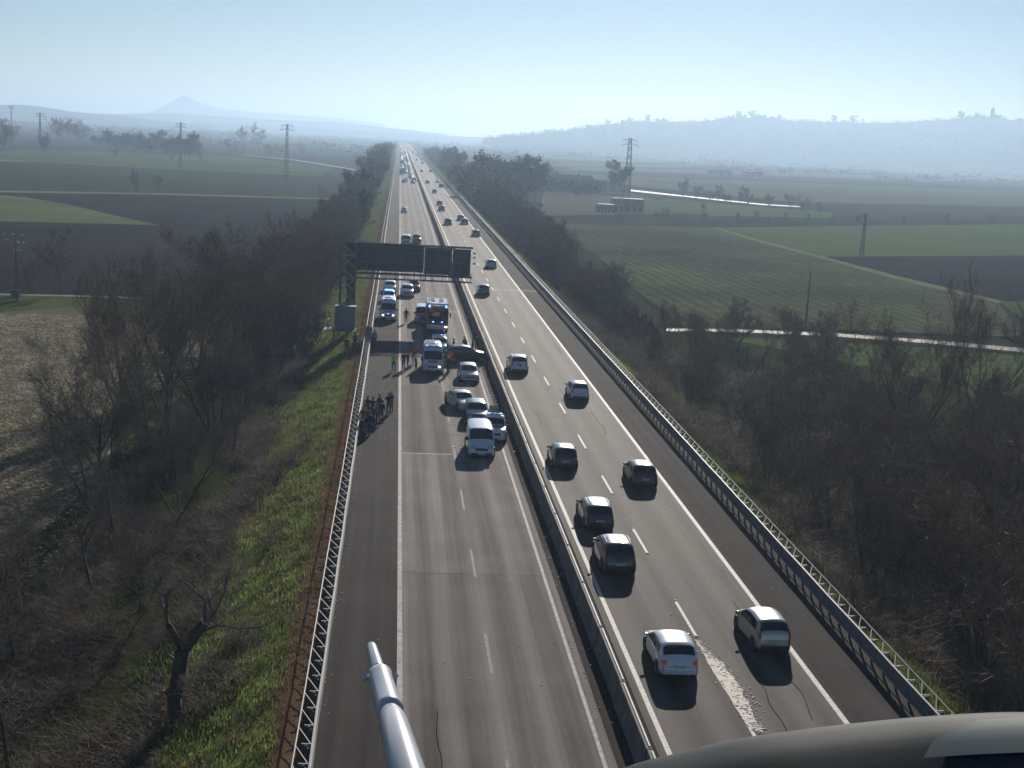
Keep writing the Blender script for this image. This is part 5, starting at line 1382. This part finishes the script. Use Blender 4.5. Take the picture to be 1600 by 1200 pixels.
# utility pole with bright insulators
p = G(26, 472, FZ); d = (p - Vector((0, 0, CAMH))).dot(_f); S = d / FPX
t = thing('utility_pole', 'utility pole with shining white insulators at the left edge beside the farm lane', 'utility pole', p)
hp = 104 * S
b = MB(); b.tube((0, 0, -.3), (0, 0, hp), .17, .11, 8); b.build('shaft', M['pole'], t)
for z, l in ((hp - .1, 1.3), (hp - 2.2, 0.6), (hp - 4.4, 1.1)):
    b = MB(); b.box((0, 0, z), (2 * l, .12, .12)); b.build('cross_arm', M['pole'], t)
for x, z, r_ in ((-1.5, hp + .1, .15), (-.3, hp + .15, .15), (.9, hp + .1, .14), (-1.1, hp - .7, .16), (.35, hp - .95, .24), (1.1, hp - 1.0, .22), (-.3, hp - 2.0, .12), (.2, hp - 2.0, .12), (.7, hp - 2.0, .12)):
    b = MB(); n = 10
    b.tube((x, -.05, z - .1), (x, -.05, z), r_ * .5, r_, n); b.tube((x, -.05, z), (x, -.05, z + r_ * .7), r_, r_ * .3, n)
    b.build('insulator', M['insul'], t, True)
b = MB(); b.bbox((-.1, -.3, 1.2), (1.0, .6, 1.2), .05); b.build('transformer_box', M['pole'], t)
b = MB(); b.bbox((.9, 0, hp - 3.6), (.35, .3, .6), .04); b.build('switch', M['pole'], t)
# farm buildings
def house(x, y, w, dp, h, rh, label, name='farmhouse', rz=0, roofm='roof', wins=3):
    t = thing(name, label, 'house' if name == 'farmhouse' else 'barn', (x, y, FZ), rz)
    b = MB(); b.box((0, 0, h / 2 - .1), (w, dp, h + .2))
    b.add([(-w / 2, -dp / 2, h), (-w / 2, dp / 2, h), (-w / 2, 0, h + rh)], [(0, 1, 2)]); b.add([(w / 2, -dp / 2, h), (w / 2, dp / 2, h), (w / 2, 0, h + rh)], [(0, 2, 1)])
    b.build('wall', M['wall'], t)
    for s in (-1, 1):
        b = MB(); e = .5; k = rh / (dp / 2)
        vs = [(-w / 2 - e, s * (dp / 2 + e), h - e * k + .06), (w / 2 + e, s * (dp / 2 + e), h - e * k + .06), (w / 2 + e, 0, h + rh + .06), (-w / 2 - e, 0, h + rh + .06)]
        b.add(vs + [(a, c_, z + .2) for a, c_, z in vs], [(0, 1, 2, 3), (4, 5, 6, 7), (0, 1, 5, 4), (1, 2, 6, 5), (2, 3, 7, 6), (3, 0, 4, 7)]); b.build('roof', M[roofm], t)
    for i in range(wins):
        for z in ([h * .3, h * .72] if h > 5 else [h * .5]):
            b = MB(); b.box((-w / 2 + w * (i + .5) / wins, -dp / 2 - .03, z), (1.1, .1, 1.4)); b.build('window', M['window'], t)
    b = MB(); b.bbox((w * .25, dp * .1, h + rh), (.8, .8, 1.6), .05); b.build('chimney', M['wall'], t) if name == 'farmhouse' else None
for (a, c_, w, dp, h, rh, l, nm, rz) in ((884, 300, 26, 11, 6.5, 2.2, 'farmhouse in haze behind the dark grove right of the motorway', 'farmhouse', .1), (915, 303, 20, 10, 5, 2, 'long low barn beside the right-hand farmhouse', 'barn', -.1),
                                     (200, 232, 24, 12, 7, 2.5, 'farmhouse among the dark grove on the far left plain', 'farmhouse', .05), (230, 236, 18, 10, 5, 2, 'low barn at the front of the left farm grove', 'barn', 0),
                                     (1125, 276, 22, 9, 4, 1.8, 'pale shed far off on the right plain', 'barn', 0), (1175, 278, 18, 9, 4, 1.8, 'small pale shed right of the other far shed', 'barn', 0)):
    p = G(a, c_, FZ); house(p.x, p.y, w, dp, h, rh, l, nm, rz)
def poly(px, py, w, dp, h, label):
    p = G(px, py, FZ); t = thing('greenhouse', label, 'greenhouse', p)
    b = MB(); n = 10; vs = []
    for x in (-w / 2, w / 2): vs += [(x, math.cos(math.pi * i / n) * dp / 2, h * .5 + math.sin(math.pi * i / n) * h * .5) for i in range(n + 1)]
    b.add(vs, [(i, i + 1, n + 2 + i, n + 1 + i) for i in range(n)] + [tuple(range(n + 1)), tuple(range(n + 1, 2 * n + 2))]); b.build('film_roof', M['film'], t, True)
    b = MB(); b.box((0, 0, h * .25), (w - .2, dp - .2, h * .5)); b.build('wall', M['wall'], t)
    b = MB(); b.bbox((0, -dp * .12, h + .02), (w * .96, .9, .12), .03); b.build('ridge_glint', M['ridge'], t)  # bright strip added as painted glint of the glossy roof
    for i in range(5):
        b = MB(); b.box((-w / 2 + w * (i + .5) / 5, -dp / 2 - .02, h * .27), (w / 9, .12, h * .34)); b.build('door', M['window'], t)
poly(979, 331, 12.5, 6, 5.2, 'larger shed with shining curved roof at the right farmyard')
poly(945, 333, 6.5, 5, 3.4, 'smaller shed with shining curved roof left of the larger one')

# ------------------------------------------------------------------ people
def person_mesh(pose, seed):
    rd_ = random.Random(seed)
    P, E, Rr = [], [], []
    def add(p, r, par=None):
        P.append(p); Rr.append(r)
        if par is not None: E.append((par, len(P) - 1))
        return len(P) - 1
    st = {'stand': .10, 'walk': .30, 'arms': .12, 'lean': .10}[pose]; ln = .12 if pose == 'lean' else 0.0
    pel = add((0, 0, .95), .15); wst = add((0, ln * .4, 1.10), .135, pel); chs = add((0, ln, 1.32), .165, wst); nk = add((0, ln * 1.2, 1.50), .062, chs)
    hd0 = add((0, ln * 1.3 + .01, 1.58), .085, nk); hd1 = add((0, ln * 1.35 + .015, 1.68), .095, hd0); add((0, ln * 1.35 + .01, 1.755), .055, hd1)
    for s in (-1, 1):
        hp_ = add((s * .10, 0, .88), .115, pel); fy = s * st * .5
        kn = add((s * .12, fy * .6 + .03, .50), .072, hp_); an = add((s * .12, fy - .02, .09), .048, kn); add((s * .14, fy + .15, .045), .04, an)
        sh = add((s * .19, ln, 1.42), .075, chs)
        if pose == 'arms': el = add((s * .33, ln + .08, 1.22), .05, sh); ha = add((s * .22, ln + .28, 1.30), .038, el); add((s * .18, ln + .35, 1.33), .032, ha)
        else:
            sw = -s * st * .4; el = add((s * .27, ln + sw * .5 - .02, 1.16), .05, sh); ha = add((s * .28, ln + sw + .08, .92), .036, el); add((s * .27, ln + sw + .11, .83), .030, ha)
    me = bpy.data.meshes.new('figure'); me.from_pydata(P, E, []); o = bpy.data.objects.new('figure', me); C.objects.link(o)
    md = o.modifiers.new('s', 'SKIN'); me.skin_vertices[0].use_root if False else None
    sv = me.skin_vertices[0].data if me.skin_vertices else None
    if sv is None:
        bm = bmesh.new(); bm.from_mesh(me); lay = bm.verts.layers.skin.verify()
        for v, r_ in zip(bm.verts, Rr): v[lay].radius = (r_ * (1.15 if r_ > .12 else 1), r_ * (.75 if r_ > .12 else 1)); v[lay].use_root = False
        bm.verts.ensure_lookup_table(); bm.verts[0][lay].use_root = True; bm.to_mesh(me); bm.free()
    else:
        for i, r_ in enumerate(Rr): sv[i].radius = (r_ * (1.15 if r_ > .12 else 1), r_ * (.75 if r_ > .12 else 1)); sv[i].use_root = i == 0
    o.modifiers.new('u', 'SUBSURF').levels = 1
    dg = bpy.context.evaluated_depsgraph_get(); m2 = bpy.data.meshes.new_from_object(o.evaluated_get(dg)); bpy.data.objects.remove(o)
    zh = 1.50
    idx = []
    for pl_ in m2.polygons:
        c_ = pl_.center
        hand = (abs(c_.x) > .2 and c_.z < .90 and pose != 'arms') or (pose == 'arms' and c_.y > .31)
        idx.append(0 if (c_.z > zh or hand) else (3 if c_.z < .09 else (2 if c_.z < .93 else 1)))
    m2.materials.clear()
    for q in ('skin', 'trim', 'trim', 'rubber'): m2.materials.append(M[q])
    m2.polygons.foreach_set('material_index', idx); m2.polygons.foreach_set('use_smooth', [True] * len(idx)); m2.update()
    return m2
import bmesh
FIG = {k: person_mesh(k, i) for i, k in enumerate(('stand', 'walk', 'arms', 'lean'))}
def cloth(n, c): M[n] = mat('cloth_' + n, c, .85, var=.2, scale=6)
cloth('c_black', (.015, .016, .02)); cloth('c_navy', (.02, .03, .07)); cloth('c_grey', (.09, .09, .095)); cloth('c_brown', (.06, .04, .03)); cloth('c_hivis', (.25, .62, .10)); cloth('c_red', (.5, .035, .03)); cloth('c_white', (.6, .6, .6)); cloth('c_jeans', (.05, .07, .13)); cloth('hair', (.025, .018, .014)); cloth('c_khaki', (.2, .18, .12)); cloth('c_orange', (.65, .16, .04)); cloth('c_teal', (.03, .16, .2))
hair_me = None
def person(pose, loc, rz, top, bot, label, group=None, hat=None, z=0.016, sc=1.0):
    global hair_me
    t = thing('person', label, 'person', (loc[0], loc[1], z), rz, group); t.scale = (sc,) * 3
    o = bpy.data.objects.new('body', FIG[pose]); C.objects.link(o); o.parent = t
    for i, nm in ((1, top), (2, bot)): o.material_slots[i].link = 'OBJECT'; o.material_slots[i].material = M[nm]
    if hair_me is None:
        b = MB(); n = 10
        for k in range(5):
            a = k / 4 * 1.45
            b.v += [(math.sin(1.57 - a + .12) * .098 * math.cos(6.283 * i / n) if True else 0, math.sin(1.57 - a + .12) * .108 * math.sin(6.283 * i / n) - .012, 1.675 + math.cos(1.57 - a + .12) * .125) for i in range(n)]
        for k in range(4):
            for i in range(n): b.f.append((k * n + i, k * n + (i + 1) % n, (k + 1) * n + (i + 1) % n, (k + 1) * n + i)); b.m.append(0)
        b.f.append(tuple(range(4 * n, 5 * n))); b.m.append(0)
        h_ = b.build('hair', M['hair'], None, True); hair_me = h_.data; bpy.data.objects.remove(h_)
    h_ = bpy.data.objects.new('helmet' if hat else 'hair', hair_me); C.objects.link(h_); h_.parent = t
    ln = .16 if pose == 'lean' else 0; h_.location = (0, ln, 0)
    if hat: h_.material_slots[0].link = 'OBJECT'; h_.material_slots[0].material = M[hat]; h_.scale = (1.18, 1.18, 1.0); h_.location = (0, ln, .02)
    return t
pr_ = random.Random(8)
person('stand', G(615, 580), 2.6, 'c_hivis', 'c_teal', 'person in bright green jacket standing on the shoulder line')
person('stand', G(630, 578), .4, 'c_black', 'c_navy', 'person in dark clothes standing right of the green-jacketed one')
person('arms', G(637, 577), 1.3, 'c_black', 'c_black', 'person in black beside the red-jacketed one')
person('stand', G(647, 568), 2.9, 'c_red', 'c_red', 'person in red jacket left of the front ambulance')
person('lean', G(650, 579), 1.9, 'c_grey', 'c_navy', 'person leaning forward close to the ambulance wheel', hat='c_white', sc=.85)
person('walk', G(634, 505), 0.1, 'c_black', 'c_grey', 'person in dark coat walking alone past the shoulder ambulance')
for i, (px, py, to, bo, ha, lb_) in enumerate(((700, 560, 'c_black', 'c_navy', 'c_white', 'rescuer with white helmet closest to the ambulance corner'), (705, 577, 'c_red', 'c_black', None, 'rescuer in red bending beside the front ambulance'), (700, 585, 'c_black', 'c_black', 'c_white', 'rescuer with white helmet by the front right of the ambulance'), (708, 556, 'c_black', 'c_grey', None, 'person in black between the rescue car and the crashed car'),
                               (726, 553, 'c_navy', 'c_navy', None, 'person in navy behind the left part of the crashed car'), (738, 552, 'c_black', 'c_black', None, 'person in black behind the roof of the crashed car'), (745, 549, 'c_black', 'c_navy', 'c_red', 'firefighter with red helmet behind the crashed car bonnet'), (757, 566, 'c_khaki', 'c_black', 'c_white', 'rescuer between the crashed car nose and the median'))):
    person(('lean', 'stand', 'arms', 'stand')[i % 4], G(px, py), pr_.uniform(0, 6.28), to, bo, lb_, hat=ha)
cols = ['c_black', 'c_navy', 'c_grey', 'c_black', 'c_brown', 'c_black']
lst = [(592, 650, 'person in black at the far side of the group by the guard rail'), (582, 655, 'person third from the far end of the waiting group'), (574, 653, 'person against the rail at the far end of the waiting group'), (566, 668, 'person leaning on the rail in the middle of the waiting group'), (573, 672, 'person with back to the lanes in the middle of the group'), (583, 667, 'person facing the rail within the waiting group'), (561, 671, 'person pressed to the rail in the waiting group'), (595, 661, 'person with pale shoes at the lane side of the waiting group'), (588, 662, 'person in brown inside the waiting group'), (570, 683, 'person with a pale bag at the near end of the waiting group'), (563, 688, 'person nearest the camera beside the guard rail'), (578, 680, 'person near the front of the waiting group'), (611, 644, 'person standing apart on the lane side of the waiting group'), (607, 648, 'person beside the one standing apart from the waiting group')]
for i, (px, py, l) in enumerate(lst):
    p = G(px, py)
    person(('stand', 'arms', 'stand', 'lean')[i % 4], (max(p.x, -2.0), p.y), pr_.uniform(0, 6.28), 'c_grey' if i == 12 else cols[i % 6], pr_.choice(['c_jeans', 'c_black', 'c_navy', 'c_grey']), l, hat='c_white' if i == 12 else None)
for i, (px, py, l) in enumerate(((566, 549, 'person at the near end of the knot of people by the gantry shadow'), (571, 545, 'person in the knot of people where the gantry shadow meets the rail'), (577, 547, 'person on the lane side of the knot by the gantry shadow'), (569, 541, 'person at the far side of the knot by the gantry shadow'))):
    p = G(px, py); person(('stand', 'arms', 'lean', 'stand')[i], (max(p.x, -1.9), p.y), pr_.uniform(0, 6.28), ('c_navy', 'c_black', 'c_navy', 'c_black')[i], 'c_navy', l)
for i, (px, py, l) in enumerate(((541, 552, 'person on the bank beneath the control cabinet'), (554, 552, 'person on the bank between the cabinet and the guard rail'))):
    p = G(px, py, -.8); person('stand', (p.x, p.y), 3.0, 'c_black', 'c_navy', l, z=float(bankz(p.x)))
# pale bag by the group
p = G(566, 684); b = MB(); b.bbox((0, 0, .3), (.45, .25, .6), .08, top=.85); o = b.build('bag', M['c_grey']); o.location = (max(p.x, -1.9), p.y - .5, .014); tag(o, 'grey bag standing at the feet of the waiting group', 'bag')

# ------------------------------------------------------------------ the helicopter the picture is taken from
hl = thing('helicopter', 'dark helicopter nose with pale stripe and white air probe at the bottom of the view', 'helicopter', (0, 0, CAMH - 1.2))
def hloc(v): return Vector(v) - Vector((0, 0, CAMH - 1.2))
def ring_tube(name, pts, m):
    """pts: (px, py, distance, radius) along the axis"""
    b = MB(); n = 28; ctr = [PD(x, y, d_) for x, y, d_, _ in pts]; ax = (ctr[-1] - ctr[0]).normalized(); q = ax.orthogonal().normalized(); w_ = ax.cross(q)
    for c_, (_, _, _, r_) in zip(ctr, pts): b.v += [tuple(hloc(c_ + (q * math.cos(6.2832 * i / n) + w_ * math.sin(6.2832 * i / n)) * r_)) for i in range(n)]
    for k in range(len(pts) - 1):
        for i in range(n): b.f.append((k * n + i, k * n + (i + 1) % n, (k + 1) * n + (i + 1) % n, (k + 1) * n + i)); b.m.append(0)
    b.f += [tuple(range(n))[::-1], tuple(range((len(pts) - 1) * n, len(pts) * n))]; b.m += [0, 0]
    return b.build(name, m, hl, True)
def line(t, d0=2.2):        # point along the probe axis, t 0 tip .. 1 below the frame
    return 581 + 62 * t, 1012 + 218 * t, 2.2 - .55 * t
def pt(t, rpx):
    x, y, d_ = line(t); return (x, y, d_, rpx * .86 / FPX * d_)
ring_tube('probe_tip', [pt(-.02, 5), pt(-.01, 8.5), pt(.0, 9.5), pt(.155, 12.5), pt(.165, 12)], M['boom'])
ring_tube('probe_head', [pt(.165, 12), pt(.19, 18), pt(.20, 22), pt(.22, 21), pt(.43, 24.5), pt(.445, 25.5), pt(.46, 22)], M['boom'])
ring_tube('probe_collar', [pt(.455, 18), pt(.47, 18.5), pt(.50, 23), pt(.54, 26), pt(1.25, 38), pt(1.26, 30)], M['boom'])
b = MB()
for s in (-1, 1):
    x, y, d_ = line(.205); b.tube(hloc(PD(x + s * 20, y, d_)), hloc(PD(x + s * 27, y + 3, d_)), .006, n=8)
b.build('static_port', M['boom'], hl)
# nose: smooth shell curving away below the upper edge seen in the picture
edge = [(850, 1290, 2.3), (985, 1217, 2.25), (1080, 1190, 2.2), (1175, 1168, 2.15), (1290, 1152, 2.1), (1400, 1140, 2.05), (1500, 1132, 2.0), (1620, 1127, 1.95), (1760, 1132, 1.9), (1950, 1152, 1.85)]
nb = MB(); rows = []
for x, y, d_ in edge:
    e = PD(x, y, d_); r_ = []
    for k, (fy, fz) in enumerate(((.55, -.75), (.42, -.38), (.26, -.16), (.10, -.035), (0, 0), (-.10, .004), (-.30, -.03), (-.55, -.10), (-.85, -.22), (-1.15, -.42), (-1.2, -.9))):
        r_.append(hloc(e + Vector((0, fy, fz - .35 * max(0, -fy) * .12))))
    rows.append(r_)
# densify across
def cat(a, b_, c_, d_, t): return .5 * ((2 * b_) + (c_ - a) * t + (2 * a - 5 * b_ + 4 * c_ - d_) * t * t + (3 * b_ - a - 3 * c_ + d_) * t ** 3)
def dens(seq, m_):
    o_ = []
    for i in range(len(seq) - 1):
        a, b_, c_, d_ = seq[max(i - 1, 0)], seq[i], seq[i + 1], seq[min(i + 2, len(seq) - 1)]
        for k in range(m_): o_.append(cat(a, b_, c_, d_, k / m_))
    return o_ + [seq[-1]]
rows = [dens(r_, 4) for r_ in rows]; cols_ = [dens([rows[i][j] for i in range(len(rows))], 4) for j in range(len(rows[0]))]
nj, ni = len(cols_), len(cols_[0])
for c_ in cols_: nb.v += [tuple(v) for v in c_]
nb.f = [(j * ni + i, j * ni + i + 1, (j + 1) * ni + i + 1, (j + 1) * ni + i) for j in range(nj - 1) for i in range(ni - 1)]; nb.m = [0] * len(nb.f)
o = nb.build('nose_cowling', M['heli'], hl, True)
sol = o.modifiers.new('t', 'SOLIDIFY'); sol.thickness = .02; sol.offset = 1
# pale stripe lying on the cowling
sb_ = MB(); nf_ = 14
up_ = Vector((0, 0, .006))
j0 = 16
for j in range(j0, j0 + 5):
    for k in range(nf_ + 1):
        i = 20 + k + (5, 4, 2, 1, 0)[j - j0]
        i = min(i, ni - 1); sb_.v.append(tuple(cols_[j][i] + up_))
for j in range(4):
    for k in range(nf_): sb_.f.append((j * (nf_ + 1) + k, j * (nf_ + 1) + k + 1, (j + 1) * (nf_ + 1) + k + 1, (j + 1) * (nf_ + 1) + k)); sb_.m.append(0)
sb_.build('stripe', M['heli_w'], hl, True)

# ------------------------------------------------------------------ haze
def haze():
    b = MB(); b.box((0, 4150, 60), (13200, 8900, 130))
    mt = bpy.data.materials.new('haze_air'); mt.use_nodes = True; nt = mt.node_tree; nt.nodes.clear()
    out = nt.nodes.new('ShaderNodeOutputMaterial'); v = nt.nodes.new('ShaderNodeVolumePrincipled')
    v.inputs['Color'].default_value = (0.52, 0.72, 0.96, 1); v.inputs['Density'].default_value = 0.00029; v.inputs['Anisotropy'].default_value = 0.5
    nt.links.new(v.outputs[0], out.inputs['Volume'])
    o = b.build('haze', mt); stuff(o, 'pale blue winter haze over the plain')
haze()
